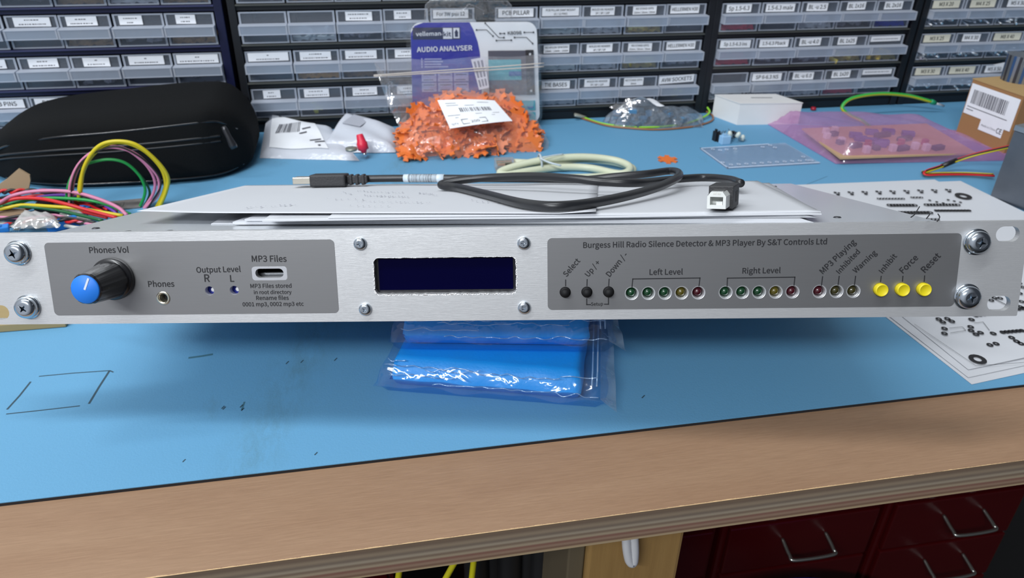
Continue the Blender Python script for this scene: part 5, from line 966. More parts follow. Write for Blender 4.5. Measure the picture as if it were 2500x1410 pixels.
# green and brown wires in front of the grey bag
wire('insulated_wire', [G(1418, 284, 4), G(1470, 301, 3), G(1530, 309, 3.2), G(1600, 310, 3.2), G(1670, 302, 3.5), G(1715, 287, 5), G(1732, 274, 8), G(1727, 262, 11)], 1.15, striped_wire('wire_lime', (.30, .50, .03), (.26, .60, .05)), 'thin lime green wire curving in front of the grey component bag')
wire('insulated_wire', [G(1418, 288, 3.2), G(1480, 306, 3.2), G(1540, 313, 3.2), G(1610, 316, 3.2), G(1690, 309, 3.2), G(1735, 296, 3.4), G(1740, 283, 4), G(1725, 272, 6)], 1.05, mat('wire_brown', (.30, .13, .06), .4), 'thin brown wire curving beside the lime green one')
mb = MB()
for i in range(4): mb.tube(spline([G(1424+i*2, 286, 4), G(1412-i*2, 279+i, 5+i), G(1398+i*3, 272+i*3, 7)], 4), 1.6, 7)
tag(mb.build('crimp_sleeve', film('sleeve_clear', milk=.45, gloss=.12, milkcol=(.5, .5, .42))), 'clear plastic sleeve on the left ends of the lime and brown wires', 'connector')
# earth wire
ew = thing('earth_wire', 'thick green and yellow earth wire looping up behind the purple bag', 'wire', tuple(G(2075, 282)))
mb = MB(); mb.tube(spline([G(2125, 312, 3), V(2105, 295, 735), V(2075, 281, 742), V(2056, 262, 748), V(2080, 240, 752), V(2145, 229, 756), V(2215, 233, 758), V(2275, 248, 756)], 8), 2.0, 10)
mb.build('core', striped_wire('wire_earth', (.50, .46, .01), (.04, .40, .06)), ew)
a, c = V(2272, 247, 756), V(2284, 252, 756); mb = MB(); mb.tube([a, a+(c-a)*.4, c], [2.6, 2.9, 2.2], 10); mb.build('ferrule_collar', mat('ferrule_green', (.01, .28, .12), .4), ew)
mb = MB(); mb.tube([c, V(2304, 259, 756)], 1.4, 8); mb.build('ferrule', mat('ferrule_metal', (.8, .8, .82), .3, .6), ew)
# red / yellow / black leads at the right
A_ = [(2500, 349), (2440, 362), (2380, 376), (2330, 392), (2290, 407), (2262, 416), (2252, 421), (2262, 426), (2300, 425), (2360, 425), (2425, 428)]
hz = [40, 30, 20, 12, 8, 6, 5, 4, 4, 4, 5]
for nm, col, dx, dy, dz in (('red', (.62, .02, .02), 0, -1.5, 1.2), ('yellow', (.62, .52, .01), 0, 3.5, 0), ('black', (.012, .01, .012), 0, 1.0, .9)):
    o = wire('lead_wire', [G(x+dx+(3 if nm == 'red' else 0), y+dy*(1 if k < 6 else -0.8), z+dz) for k, ((x, y), z) in enumerate(zip(A_, hz))], .95, mat('lead_'+nm, col, .4), nm+' lead of the trio bent to a point beside the metal box', group='leads running to the metal box')
mb = MB(); mb.tube([G(2300, 405, 9), G(2335, 391, 13)], 2.3, 8); tag(mb.build('heatshrink_sleeve', BLACKP), 'short black sleeve binding the red, yellow and black leads', 'sleeve')

# ------- wires at the left
BOARD = mat('board_beige', (0.36, 0.27, 0.12), 0.6, noise=10, stretch=(1, 8, 1), col2=(0.30, 0.22, 0.10))
mb = MB(); mb.box((-420, 435.2, 2.3), (-196, 560, 7.5), bev=.6); tag(mb.build('wooden_board', BOARD), 'flat pale wooden board on the mat behind the left end of the unit', 'board')
def gw(l): return [G(x, y, z) for x, y, z in l]
WR = {'pink': (.62, .22, .36), 'red': (.62, .015, .02), 'yellow': (.62, .50, .01), 'green': (.01, .32, .06), 'purple': (.16, .05, .42), 'black': (.015, .012, .012), 'dgreen': (.01, .12, .035)}
WM = {k: mat('wire_'+k, v, .4) for k, v in WR.items()}
wg = 'loose coloured wires on the pile left of the unit'
wire('hookup_wire', gw([(-30, 505, 16), (0, 494, 18), (29, 478, 20), (72, 468, 22), (130, 465, 22), (187, 470, 20), (245, 487, 16), (288, 506, 12), (310, 525, 8)]), 1.45, WM['pink'], 'pink wire arching highest over the pile left of the unit', group=wg)
wire('hookup_wire', gw([(-30, 500, 14), (0, 496, 16), (43, 484, 18), (101, 485, 18), (158, 497, 16), (216, 513, 12), (285, 531, 8)]), 1.45, WM['red'], 'bright red wire below the arching pink one', group=wg)
wire('hookup_wire', gw([(-30, 520, 11), (0, 511, 12), (22, 506, 13), (58, 500, 14), (130, 504, 14), (202, 510, 12), (300, 526, 8)]), 1.4, WM['yellow'], 'yellow wire running straight across the pile to the unit', group=wg)
wire('hookup_wire', gw([(-30, 502, 12), (0, 501, 12), (58, 504, 13), (115, 509, 12), (173, 520, 10), (250, 538, 8)]), 1.35, WM['dgreen'], 'dark green wire just below the yellow one', group=wg)
wire('hookup_wire', gw([(-10, 512, 10), (14, 501, 12), (43, 493, 13), (85, 486, 15), (130, 483, 16), (202, 487, 15), (259, 498, 12), (318, 523, 7)]), 1.35, WM['green'], 'bright green wire arching under the pink one', group=wg)
wire('hookup_wire', gw([(-20, 528, 6), (0, 518, 8), (43, 497, 11), (101, 480, 14), (158, 476, 15), (216, 483, 13), (274, 512, 8), (285, 525, 5)]), 1.3, WM['purple'], 'purple wire arching behind the green one', group=wg)
wire('hookup_wire', gw([(100, 505, 5), (160, 495, 6), (215, 500, 6), (262, 506, 5), (285, 515, 4)]), 1.4, WM['red'], 'short red wire low in the pile beside the grey bag', group=wg)
wire('hookup_wire', gw([(-30, 488, 9), (20, 488, 10), (90, 476, 12), (150, 478, 11), (205, 495, 8), (250, 515, 6)]), 1.2, WM['red'], 'dull red wire under the purple and green ones at the back of the pile', group=wg)
wire('hookup_wire', gw([(-30, 540, 5), (30, 548, 5), (90, 553, 5), (140, 548, 5), (190, 556, 5), (215, 552, 4)]), 1.5, mat('wire_white', (.6, .6, .56), .45), 'thick off-white wire low in front of the pile near the panel', group=wg)
wire('hookup_wire', gw([(60, 512, 5), (110, 498, 7), (160, 504, 8), (215, 520, 7), (262, 531, 5)]), 1.2, WM['red'], 'red wire crossing beneath the yellow one towards the unit', group=wg)
wire('hookup_wire', gw([(80, 520, 4), (130, 532, 4), (175, 527, 4), (220, 538, 4)]), 1.6, mat('wire_white', (.6, .6, .56), .45), 'short off-white wire lying beside the black connector', group=wg)
wire('hookup_wire', gw([(-30, 492, 7), (30, 478, 9), (100, 490, 10), (170, 486, 9), (230, 500, 7), (275, 520, 4)]), 1.1, WM['black'], 'black wire weaving through the back of the pile', group=wg)
def twisted(pts, cols, r, turns, labels, extra=0.0):
    P = spline(pts, 14); N = len(P)
    for s, (cname, lb) in enumerate(zip(cols, labels)):
        out = []
        for i, p in enumerate(P):
            t = P[min(i+1, N-1)]-P[max(i-1, 0)]; t = t/np.linalg.norm(t); sd = np.cross(t, [0, 0, 1]); sd /= max(1e-6, np.linalg.norm(sd)); up = np.cross(sd, t)
            a = 2*math.pi*turns*i/N+s*math.pi; out.append(p+(sd*math.cos(a)+up*math.sin(a))*(r*1.05+extra))
        b = MB(); b.tube(out, r, 8); tag(b.build('twisted_wire', WM[cname]), lb, 'wire', wg)
twisted(gw([(-30, 562, 7), (0, 554, 8), (58, 542, 9), (115, 537, 10), (173, 539, 9), (225, 547, 7)]), ('red', 'black'), 1.15, 5, ('red strand of the twisted pair nearest the panel at the left', 'black strand of the twisted pair nearest the panel at the left'))
twisted(gw([(-30, 536, 9), (0, 533, 10), (58, 529, 11), (115, 528, 12), (158, 531, 11), (232, 546, 8)]), ('pink', 'black'), 1.1, 2, ('pink strand twisted loosely with a black one in front of the pile', 'black strand wound loosely around the lower pink wire'))
twisted(gw([(-30, 470, 14), (0, 468, 15), (36, 467, 16), (86, 466, 16), (158, 473, 15), (216, 490, 12), (265, 508, 8)]), ('red', 'black'), 1.2, 6, ('red strand of the twisted pair along the back of the pile', 'black strand of the twisted pair along the back of the pile'))
# standing coil
lg = 'wires of the coil standing in front of the black case'
def loop(pts, cname, lb, r=1.15):
    return wire('coiled_wire', [V(x, y, Y) for x, y, Y in pts], r, WM[cname], lb, group=lg)
loop([(192, 490, 612), (197, 440, 610), (215, 392, 608), (252, 356, 606), (300, 347, 605), (350, 366, 606), (390, 405, 608), (404, 440, 610), (400, 470, 612), (378, 515, 614)], 'yellow', 'outermost yellow wire of the standing coil, bright and widest', 1.6)
loop([(196, 470, 609), (205, 410, 607), (235, 362, 605), (275, 345, 604), (330, 352, 604), (380, 390, 606), (409, 430, 608), (406, 465, 610), (388, 508, 612)], 'yellow', 'second yellow wire of the standing coil, lying on the outermost one', 1.5)
loop([(170, 500, 613), (172, 450, 611), (190, 405, 609), (225, 372, 607), (272, 359, 606), (325, 372, 606), (370, 410, 608), (388, 440, 610), (385, 475, 612), (362, 500, 613), (340, 520, 614)], 'pink', 'pink wire of the standing coil just inside the yellow ones', 1.3)
loop([(176, 500, 615), (180, 440, 613), (205, 388, 611), (250, 361, 609), (300, 361, 608), (350, 395, 609), (376, 435, 611), (375, 470, 613), (350, 510, 615)], 'pink', 'second pink wire of the coil, paler and slightly inside', 1.15)
loop([(173, 495, 611), (178, 440, 609), (200, 395, 607), (245, 366, 605), (290, 358, 604), (345, 385, 605), (385, 425, 607), (392, 455, 609), (372, 490, 611), (355, 518, 612)], 'black', 'black wire twisted in among the pink ones of the coil', .7)
loop([(160, 500, 618), (168, 450, 616), (185, 418, 614), (212, 400, 612), (262, 389, 611), (305, 397, 611), (338, 425, 612), (353, 455, 613), (352, 480, 614), (338, 512, 616)], 'green', 'bright green wire forming the innermost ring of the coil', 1.2)
loop([(330, 415, 616), (352, 440, 616), (365, 465, 617), (362, 485, 618), (345, 515, 619)], 'dgreen', 'dark green wire behind the right side of the coil', 1.0)
# bits in the pile
def bit(name, x, y, z, size, col, lb, rot=0.3, cat='component', rough=.5, tr=None):
    q = G(x, y, z); b = MB(); sx, sy, sz = size; T = Matrix.Translation(tuple(q)) @ Matrix.Rotation(rot, 4, 'Z')
    b.box((-sx, -sy, 0), (sx, sy, sz), 0, T, bev=min(sx, sy, sz)*.18); b.box((-sx*.6, -sy*.6, sz), (sx*.2, sy*.4, sz*1.25), 0, T)
    return tag(b.build(name, col), lb, cat)
BL = mat('terminal_blue', (.02, .22, .70), .4)
bit('terminal_block', 2, 564, 8, (6, 4, 4), BL, 'blue terminal block at the far left edge just above the panel'); bit('terminal_block', 155, 556, 2.2, (11, 4, 7), BL, 'blue terminal block beside the left corner of the unit lid', .5)
bit('terminal_block', 204, 523, 2.2, (5, 4, 6), BL, 'small bright blue terminal block under the yellow wire', 1); bit('terminal_block', 190, 502, 2.2, (4, 4, 5), BL, 'tiny blue part behind the small bright blue terminal block', .2)
p = G(176, 494, 7); star(Matrix.Translation(tuple(p)) @ Matrix.Rotation(.7, 4, 'X') @ Matrix.Scale(.62, 4), 'orange star-shaped clip caught in the pile of coloured wires', None)
bit('circuit_offcut', 292, 502, 2.2, (17, 9, 1.2), mat('offcut_grey', (.22, .21, .20), .5, noise=120, col2=(.10, .09, .09)), 'flat grey offcut under the green wire behind the unit lid', .1)
bit('black_connector', 130, 520, 2.2, (11, 7, 9), BLACKP, 'black connector half hidden below the dark green wire', .2, 'connector')
mb = MB(); P = [tuple(G(x, y, 8)[:2]) for x, y in ((30, 566), (150, 560), (140, 540), (60, 530))]; pillow(mb, P, 8, 17, 31, 20, 12, 2.0, .3); tag(mb.build('plastic_bag', film('bag_white', milk=.6, gloss=.12, milkcol=(.62, .62, .60))), 'crumpled whitish plastic bag just above the left end of the panel', 'bag')
mb = MB(); P = [tuple(G(x, y, 3)[:2]) for x, y in ((150, 530), (210, 535), (200, 515), (150, 512))]; pillow(mb, P, 2.3, 9, 37, 16, 12, 1.5, .3); tag(mb.build('plastic_bag', film('bag_white', milk=.6)), 'smaller whitish plastic bag under the yellow wire', 'bag')
mb = MB()
for i in range(4): mb.tube([G(28+i*5, 566, 9), G(38+i*4, 556-i, 13)], .5, 5)
tag(mb.build('component_legs', STEEL), 'thin silver component legs beside the whitish bag above the panel', 'component')
CARD = mat('cardboard', (0.36, 0.185, 0.075), 0.75, noise=15, col2=(0.32, 0.16, 0.065))
mb = MB(); cq = [V(x, y, 640) for x, y in ((-10, 470), (0, 448), (15, 438), (45, 412), (72, 428), (74, 440), (68, 472))]
mb.add([c_ for c_ in cq]+[c_+np.array([0, 2, 0]) for c_ in cq], [tuple(range(7)), tuple(range(13, 6, -1))]+[(i, 7+i, 7+(i+1) % 7, (i+1) % 7) for i in range(7)])
tag(mb.build('cardboard_piece', mat('cardboard_pale', (0.42, 0.30, 0.18), .8)), 'torn pale cardboard piece standing between the wires and the black case', 'cardboard')
mb = MB(); q = [G(x, y, 9) for x, y in ((-20, 530), (72, 524), (60, 508), (-20, 510))]; mb.add([c_ for c_ in q]+[c_-np.array([0, 0, 1.2]) for c_ in q], [(0, 1, 2, 3), (7, 6, 5, 4), (0, 4, 5, 1), (1, 5, 6, 2), (2, 6, 7, 3), (3, 7, 4, 0)])
tag(mb.build('cardboard_piece', mat('cardboard_dull', (0.28, 0.19, 0.12), .8)), 'flat brown cardboard piece lying under the yellow and green wires', 'cardboard')

# ================================================================== GREY COMPONENT BAG
gb = thing('polythene_bag', 'crumpled clear bag of grey-blue parts against the drawers', 'bag', tuple(G(1610, 300)))
P = [(262, 752), (352, 742), (368, 777), (252, 780)]
mb = MB(); 
def gbag(b, P, z1, seed, amp, mi=0):
    rnd = random.Random(seed); ph = [rnd.uniform(0, 6) for _ in range(6)]; Q = [np.array([x, y, 0.]) for x, y in P]
    def fn(a, c):
        p = bilinear(Q, a, c); k = (math.sin(math.pi*a)**.55)*(math.sin(math.pi*c)**.5); p[2] = 2.5+z1*k*(0.75+.25*math.sin(5*a+ph[0]))+amp*math.sin(17*a+ph[1]+5*c)*math.sin(13*c+ph[2])*k
        p[0] += amp*math.sin(19*c+ph[3])*.8; return p
    b.grid(fn, 34, 20, mi); return fn
gfn = gbag(mb, P, 36, 4, 3.4); mb.build('film', film('grey_bag_film', tint=(.8, .86, .9), milk=0.20, gloss=0.22, milkcol=(.45, .50, .56), rough=.1, bump=1.0, bscale=70), gb)
mb = MB(); T_ = [V(1488, 262, 760), V(1525, 275, 752), V(1560, 250, 765), V(1540, 240, 768), V(1482, 268, 756)]
mb.grid(lambda a, c: bilinear([T_[0], T_[1], T_[2], T_[3]], a, c)+np.array([0, -2*math.sin(14*c+6*a), 1.5*math.sin(9*c)]), 6, 12); mb.build('bag_mouth', film('grey_mouth', milk=.25, gloss=.25, milkcol=(.55, .52, .52), bump=1.0), gb)
mb = MB(); mb.grid(lambda a, c: gfn(.22+.34*a, .45+.4*c)+np.array([0, -.5, 1.6]), 8, 5); mb.build('label', LABEL, gb)
mb = MB(); rnd = random.Random(9)
for _ in range(46):
    a, c = rnd.uniform(.12, .88), rnd.uniform(.15, .85); p = gfn(a, c); p[2] = 2.6+(p[2]-2.6)*rnd.uniform(.05, .72); T = Matrix.Translation(tuple(p)) @ Matrix.Rotation(rnd.uniform(0, 3), 4, 'Z') @ Matrix.Rotation(rnd.uniform(-.6, .6), 4, 'X')
    mb.box((-4.5, -3, 0), (4.5, 3, 4.5), 0 if rnd.random() < .7 else 1, T, bev=.5)
tag(mb.build('relays', [mat('relay_grey', (.12, .17, .22), .4), mat('relay_blue', (.10, .25, .42), .4)]), 'grey-blue block-shaped parts packed in the crumpled clear bag', 'components', kind='stuff')

# ================================================================== WHITE CARTON
fl, frr = G(1799, 305)[:2], G(1948, 303)[:2]; bkl = np.array([391, 779.]); dep = 31.0
d = (frr-fl); d /= np.linalg.norm(d); nrm = np.array([-d[1], d[0]])
WC = mat('carton_white', (0.78, 0.77, 0.76), 0.6)
ct = thing('white_carton', 'small plain white carton standing on the mat in front of the drawers', 'box', (fl[0], fl[1], 2))
def gbox(b, p0, p1, off, z0, z1, mi=0, bv=None):
    q = [p0, p1, p1+off, p0+off]; vs = [(x, y, z0) for x, y in q]+[(x, y, z1) for x, y in q]
    b.add(vs, [(0, 3, 2, 1), (4, 5, 6, 7), (0, 1, 5, 4), (1, 2, 6, 5), (2, 3, 7, 6), (3, 0, 4, 7)], mi)
h = 2+float(V(1808, 252, fl[1])[2])-2
off = np.array([-14.0, 35.0])
mb = MB(); gbox(mb, fl, frr, off, 2.05, h-.8); mb.build('carton_body', WC, ct)
mb = MB(); gbox(mb, fl-d*.5-nrm*.5, frr+d*.5-nrm*.5, off+nrm*.6, h-.8, h); mb.build('lid', WC, ct)
mb = MB(); q0 = fl+d*28+off*.55; mb.quad([(*q0, h+.1), (*(q0+d*24-nrm*1), h+.1), (*(q0+d*25+nrm*2.2), h+.1), (*(q0+d*1+nrm*3), h+.1)]); mb.build('lid_print', mat('lid_grey', (.32, .32, .33), .6), ct)
mb = MB(); q = G(1973, 260, 3); mb.lathe([(0, 0), (2.6, 0), (3.4, 1.6), (2.6, 3.6), (0, 4)], 12, 0, Matrix.Translation((q[0], 784, 2.3))); tag(mb.build('red_bead', mat('bead_red', (.35, .01, .03), .4)), 'tiny red bead at the foot of the drawers beside the white carton', 'bead')

# ================================================================== SMALL COMPONENTS BY THE ACRYLIC
bit('terminal_block', 1768, 350, 2.1, (5, 3.6, 8.5), mat('terminal_pale', (.32, .55, .78), .35), 'pale blue terminal block in the cluster of small parts near the clear plate', .1)
bit('pin_header', 1745, 343, 2.1, (1.8, 3.0, 10), BLACKP, 'black upright part at the left of the cluster of small parts', .2); bit('pin_header', 1753, 345, 2.1, (1.6, 2.4, 9), BLACKP, 'second black upright part, right beside the leftmost one', -.2)
bit('pin_header', 1787, 336, 2.1, (4.5, 2.2, 6), BLACKP, 'dark flat part at the back of the cluster of small parts', .5)
for k, (x, y, dx, lb) in enumerate([(1783, 333, 4, 'clear leaded component standing highest in the small cluster'), (1811, 343, 3, 'clear leaded component at the right edge of the small cluster'), (1798, 335, 9, 'leaded component with legs pointing right in the small cluster')]):
    q = G(x, y, 8 if k != 1 else 3); mb = MB(); T = Matrix.Translation(tuple(q)) @ Matrix.Rotation(.4*k-.3, 4, 'Y'); mb.lathe([(2.3, 0), (2.3, 4), (1.6, 5.8), (0, 6.4)], 12, 0, T); mb.tube([q, q+np.array([dx, 1, -5.5 if k != 1 else 0])], .35, 5, 1); mb.tube([q+np.array([1, 0, 0]), q+np.array([dx+2, 2, -4 if k != 1 else .2])], .35, 5, 1)
    tag(mb.build('led_component', [mat('led_clear', (.62, .68, .62), .25), STEEL]), lb, 'component')
q = G(1775, 350, 2); mb = MB()
for a in range(9): mb.tube([q+np.array([random.uniform(-8, 16), random.uniform(-2, 14), random.uniform(.6, 3)]), q+np.array([random.uniform(-12, 22), random.uniform(2, 16), random.uniform(3, 12)])], .4, 5)
tag(mb.build('component_legs', mat('legs_grey', (.16, .20, .26), .4, .6)), 'tangle of thin grey legs behind the pale blue terminal block', 'component')

# ================================================================== ACRYLIC PLATE
ac = thing('acrylic_plate', 'clear plastic plate with drilled holes along its edges, flat on the mat', 'plate', tuple(G(1850, 380)))
A4 = [G(1776, 410, 3.4), G(2003, 397, 3.4), G(1917, 348, 3.4), G(1708, 361, 3.4)]
mb = MB(); mb.add(A4+[p-np.array([0, 0, 1.3]) for p in A4], [(0, 1, 2, 3), (7, 6, 5, 4), (0, 4, 5, 1), (1, 5, 6, 2), (2, 6, 7, 3), (3, 7, 4, 0)])
mb.build('sheet', film('acrylic', tint=(.93, .95, .98), milk=.10, gloss=.10, rough=.05, bump=.1), ac)
EDG = mat('acrylic_edge', (.62, .72, .88), .3)
mb = MB()
def aq(a, c, z=.12): return bilinear(A4, a, c)+np.array([0, 0, z])
for a0, c0, a1, c1 in ((0, 0, 1, .035), (0, 0, .014, 1), (0, .97, .8, 1)):
    mb.quad([aq(a0, c0), aq(a1, c0), aq(a1, c1), aq(a0, c1)])
mb.build('sawn_edge', EDG, ac)
for a, c in [(.08+.083*i, .14) for i in range(11)]+[(.03, .26), (.12, .9), (.26, .85), (.18, .83), (.36, .86), (.68, .86), (.79, .92), (.80, .8), (.93, .3), (.95, .12)]:
    p = aq(a, c, .2); mb = MB(); mb.add([(p[0]+r*math.cos(t_), p[1]+r*math.sin(t_), p[2]) for r in (2.0, 1.1) for t_ in np.linspace(0, 2*math.pi, 13)[:-1]], [(k, (k+1) % 12, 12+(k+1) % 12, 12+k) for k in range(12)]); mb.build('drilled_hole', EDG, ac)

# ================================================================== PURPLE BAG WITH CIRCUIT BOARD
pb = thing('antistatic_bag', 'pink-purple translucent bag wrapped around a circuit board on the mat', 'bag', tuple(G(2180, 360)))
PQ = [G(2040, 400, 2.3), G(2510, 391, 2.3), G(2345, 318, 2.3), G(1870, 301, 2.3)]
def pcbp(a, c): return bilinear([G(2052, 385, 10), G(2385, 373, 10), G(2262, 301, 10), G(1958, 313, 10)], a, c)
B4 = [pcbp(0, 0), pcbp(1, 0), pcbp(1, 1), pcbp(0, 1)]
PUR = film('purple_film', tint=(.93, .75, .90), milk=.26, gloss=.09, milkcol=(.74, .44, .68), rough=.14, bump=1.0, bscale=40)
mb = MB(); mb.grid(lambda a, c: bilinear(PQ, a, c), 8, 8); mb.build('lower_film', PUR, pb)
def top_film(a, c):
    p = bilinear(PQ, a, c).copy(); aa = (a-.09)/.66; cc = (c-.05)/.82
    k = max(0, min(1, min(a/.10, (0.96-a)/.28, c/.045, (1-c)/.10))); k = k*k*(3-2*k); p[2] = 2.7+19*k+1.0*math.sin(16*a+9*c)*k+.7*math.sin(31*a)*math.sin(17*c)*k; return p
mb = MB(); mb.grid(top_film, 60, 36); mb.build('upper_film', PUR, pb)
bd = thing('circuit_board', 'brown circuit board with white posts and dark parts inside the purple bag', 'circuit board', tuple(pcbp(.5, .5)))
mb = MB(); mb.add(B4+[p-np.array([0, 0, 1.6]) for p in B4], [(0, 1, 2, 3), (7, 6, 5, 4), (0, 4, 5, 1), (1, 5, 6, 2), (2, 6, 7, 3), (3, 7, 4, 0)]); mb.build('board', mat('pcb_brown', (.52, .34, .19), .5, noise=60, col2=(.5, .33, .18)), bd)
rnd = random.Random(12)
def comp(name, a, c, sx, sy, sz, m, rot=0):
    p = pcbp(a, c); b = MB(); b.box((-sx, -sy, .05), (sx, sy, sz), 0, Matrix.Translation(tuple(p)) @ Matrix.Rotation(rot, 4, 'Z'), bev=.4); b.build(name, m, bd)
PST = mat('post_white', (.70, .64, .60), .5); DK = mat('chip_dark', (.05, .03, .07), .4); PB_ = mat('comp_purple', (.14, .09, .30), .5)
for a, c in ((.22, .12), (.42, .14), (.60, .18), (.66, .12), (.08, .62), (.12, .78), (.2, .82), (.14, .45)): comp('terminal_post', a, c, 2.8, 2.8, 7 if c < .4 else 6, PST)
for a, c, sx in ((.5, .16, 7), (.76, .14, 6), (.16, .70, 3.5), (.12, .42, 3), (.32, .2, 3), (.5, .6, 9), (.62, .45, 8), (.2, .3, 6)): comp('chip', a, c, sx, 3, 4.5, DK, .2)
for a, c in ((.3, .5), (.36, .42), (.42, .36), (.3, .62), (.45, .7), (.58, .7), (.7, .6), (.38, .3)): comp('relay', a, c, 6, 3.4, 5, PB_, -.4)
for a, c in ((.3, .33), (.72, .3), (.55, .33)): comp('capacitor', a, c, 2.5, 2.5, 6, mat('cap_red', (.4, .05, .1), .4))
# ================================================================== CARDBOARD BOX
p0, p1 = G(2333, 325)[:2], G(2450, 375)[:2]; d = p1-p0; LB = np.linalg.norm(d); d /= LB; nb = np.array([-d[1], d[0]])
hz_ = float(V(2373, 192, p0[1])[2]); 
if nb[0] < 0: nb = -nb
DB = 62.0
bx = thing('cardboard_box', 'brown cardboard box with a white barcode label on its left face', 'box', (p0[0], p0[1], 2))
mb = MB(); gbox(mb, p0, p1, nb*DB, 2.05, hz_-.6); mb.build('carton_body', CARD, bx)
mb = MB(); gbox(mb, p0-d*.6-nb*.5, p1+d*.6-nb*.5, nb*(DB+1), hz_-.6, hz_+.4); mb.build('lid_flap', mat('cardboard_lid', (.46, .30, .13), .75), bx)
def bf(a, c, off=.5): q = p0+d*LB*a-nb*off; return np.array([q[0], q[1], 2+(hz_-2)*c])
mb = MB(); mb.quad([bf(.02, .40), bf(.40, .40), bf(.40, .22), bf(.86, .22), bf(.86, .38), bf(.97, .38), bf(.97, .93), bf(.02, .93)]); lb_ = mb.build('label', LABEL, bx)
mb = MB(); x = .10
while x < .80: wd = random.choice((.008, .014, .022)); mb.quad([bf(x, .60, .7), bf(x+wd, .60, .7), bf(x+wd, .84, .7), bf(x, .84, .7)]); x += wd+random.choice((.010, .016))
for c in (.53, .48): mb.quad([bf(.06, c, .7), bf(.86 if c > .5 else .2, c, .7), bf(.86 if c > .5 else .2, c+.012, .7), bf(.06, c+.012, .7)])
text(mb, 'Made in China', lambda x, y: bf(x, y, .7), .44, .30, .72, .30, squash=1.0); text(mb, 'CE', lambda x, y: bf(x, y, .7), .74, .28, .84, .28, squash=1.3, bold=.02)
mb.build('barcode', GREYINK, lb_)
# striped spool on the box
q = G(2506, 204, hz_+.4); T = Matrix.Translation((q[0], q[1]+12, hz_+.45))
# stripes run up and down, so lay the winding on edge
mb = MB()
for k in range(36):
    a0 = 2*math.pi*k/36; a1 = 2*math.pi*(k+.96)/36; mb.add([(16*math.cos(a0), 16*math.sin(a0), 0), (16*math.cos(a1), 16*math.sin(a1), 0), (17*math.cos(a1), 17*math.sin(a1), 26), (17*math.cos(a0), 17*math.sin(a0), 26)], [(0, 1, 2, 3)], k % 4, False, T)
mb.lathe([(15.8, 0.1), (16.8, 25.8)], 24, 0, T)
tag(mb.build('striped_tub', [mat('stripe_silver', (.35, .37, .40), .25, .7), mat('stripe_dark', (.03, .03, .04), .4), mat('stripe_grey', (.18, .2, .22), .3, .5), mat('stripe_blue', (.03, .08, .2), .4)]), 'small silver and dark striped round tub standing on the cardboard box', 'tub')
# metal box
m0, m1 = G(2417, 481)[:2], G(2500, 515)[:2]; d = m1-m0; d /= np.linalg.norm(d); nb2 = np.array([-d[1], d[0]]); 
if nb2[0] < 0: nb2 = -nb2
hm = float(V(2467, 306, m0[1])[2])
mb_ = thing('metal_box', 'grey metal box at the right edge of the bench, cut off by the frame', 'box', (m0[0], m0[1], 2))
DC = mat('diecast', (.22, .24, .27), .38, .85, noise=25, col2=(.10, .12, .15), bump=.2, bscale=60)
mb = MB(); gbox(mb, m0, m0+d*95, nb2*70, 2.05, hm-5); mb.build('body', DC, mb_)
mb = MB(); gbox(mb, m0-d*.6-nb2*.6, m0+d*96-nb2*.6, nb2*71.5, hm-4.4, hm); mb.build('lid', mat('diecast_lid', (.45, .47, .50), .3, .9), mb_)
# paper scrap stuck between the drawers
mb = MB(); q = [V(2425, 158, 776), V(2472, 172, 772), V(2476, 148, 774)]; mb.add(q+[x_+np.array([0, .6, 0]) for x_ in q], [(0, 1, 2), (5, 4, 3), (0, 3, 4, 1), (1, 4, 5, 2), (2, 5, 3, 0)])
tag(mb.build('paper_scrap', PAPER), 'white paper corner sticking out between the screw drawers above the cardboard box', 'paper')

# ================================================================== UNDER THE BENCH
mb = MB(); hk = [V(1528, 1300, 262), V(1531, 1340, 262), V(1537, 1368, 262), V(1546, 1372, 262), V(1549, 1345, 262), V(1547, 1300, 262)]
mb.tube(spline(hk, 6), 2.6, 10); tag(mb.build('plastic_hook', mat('hook_white', (.62, .62, .64), .35)), 'white plastic hook on the wooden post under the bench', 'hook')
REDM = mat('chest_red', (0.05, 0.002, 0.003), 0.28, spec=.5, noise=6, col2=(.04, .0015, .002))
CH = mat('handle_chrome', (.45, .45, .42), .25, .9)
def chest(x0, x1, y, handles, lb, dz=(-58, -118, -178)):
    root = thing('tool_chest', lb, 'tool chest', ((x0+x1)/2, y, -880), 'red steel chests under the bench')
    b = MB(); b.box((x0, y+2, -880), (x1, y+380, -60), bev=3); b.build('body', REDM, root)
    z = -66
    zs = [-66, -102, -160, -218, -276, -334, -470, -660, -860]
    for a, c in zip(zs, zs[1:]):
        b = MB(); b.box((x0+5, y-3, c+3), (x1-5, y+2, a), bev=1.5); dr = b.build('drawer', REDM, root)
        hx = handles; zc = a-(a-c)*0.42; b = MB(); b.tube(spline([(hx-20, y-3, zc+4), (hx-20, y-17, zc), (hx-17, y-22, zc-1), (hx+17, y-22, zc-1), (hx+20, y-17, zc), (hx+20, y-3, zc+4)], 5), 1.5, 8); b.build('handle', CH, dr)
    return root
chest(60, 255, 395, 158, 'dark red tool chest half hidden by the wooden post under the bench')
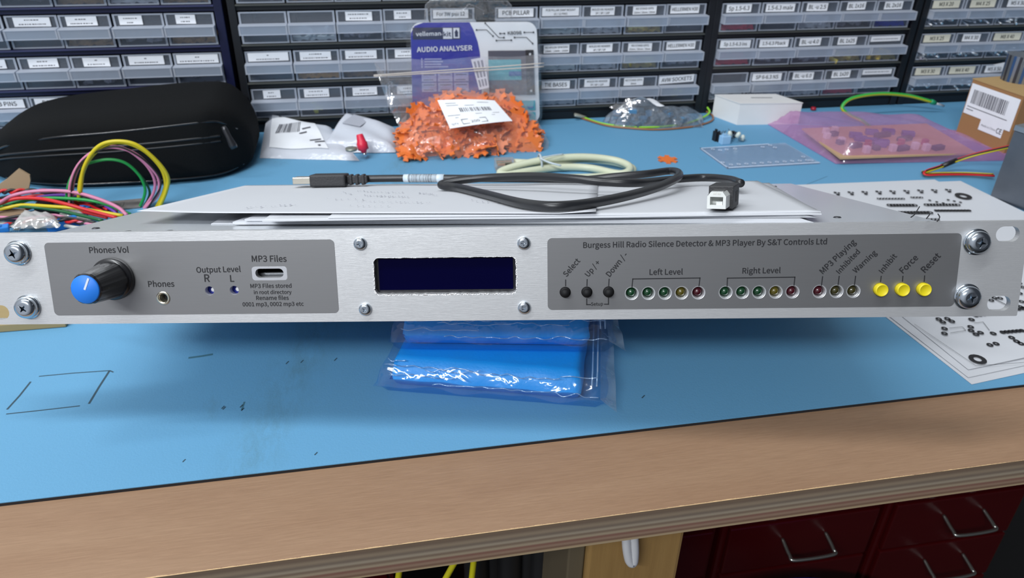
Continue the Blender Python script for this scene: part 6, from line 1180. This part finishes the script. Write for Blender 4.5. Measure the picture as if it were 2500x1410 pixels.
chest(260, 407, 395, 335, 'middle dark red tool chest, right of the wooden post, above the blue stool')
chest(413, 552, 395, 489, 'dark red tool chest at the lower right, its drawer handles in view')
chest(-160, -10, 395, -90, 'dark red chest left of the black cables under the bench')
c3 = V(1935, 1386, 366); RT = 120.0; cz = float(c3[2]); cxx = float(c3[0])
bkt = thing('blue_stool', 'dark blue round-topped stool in front of the red chests at the bottom edge', 'stool', (cxx-12, 366-RT, -880))
mb = MB(); T = Matrix.Translation((cxx-12, 366-RT, 0)); mb.lathe([(RT-14, cz-34), (RT-3, cz-32), (RT, cz-22), (RT-2, cz-8), (RT-9, cz), (RT-16, cz-1.5), (0, cz-3)], 64, 0, T); mb.build('seat', mat('stool_blue', (.004, .010, .16), .35), bkt)
for k in range(4):
    a = math.radians(45+90*k); mb = MB(); mb.tube([(cxx-12+80*math.cos(a), 366-RT+80*math.sin(a), cz-33), (cxx-12+105*math.cos(a), 366-RT+105*math.sin(a), -879)], 12, 12); mb.build('leg', mat('stool_blue', (.004, .010, .16), .35), bkt)
mb = MB()
for k, x in enumerate((1160, 1200, 1242, 1285, 1322)):
    a = V(x, 1330, 330+6*(k % 2)); wire('black_hose', [a+np.array([0, 0, 40]), a+np.array([1, 3, -80]), a+np.array([-3, 0, -300])], 8.2, mat('hose_black', (.010, .010, .011), .45), ['leftmost thick black cable hanging left of the wooden post', 'second thick black cable from the left under the bench', 'middle thick black cable hanging under the bench', 'fourth thick black cable from the left under the bench', 'thick black cable hanging nearest the wooden post'][k], 'cable', 'black cables hanging under the bench', n=14)
for k, (xa, ya, xb, yb, lb) in enumerate([(1108, 1375, 1080, 1425, 'slanting yellow cord hanging under the bench'), (1157, 1365, 1151, 1420, 'middle upright yellow cord nearest the black cables'), (975, 1392, 971, 1420, 'leftmost yellow cord, barely showing at the bottom edge')]):
    a, c = V(xa, ya, 300), V(xb, yb, 300); d = c-a; wire('yellow_cord', [a-d*1.2, a, c, c+d*2], 1.9, mat('cord_yellow', (.55, .50, .01), .45), lb, 'cord', 'yellow cords under the bench')
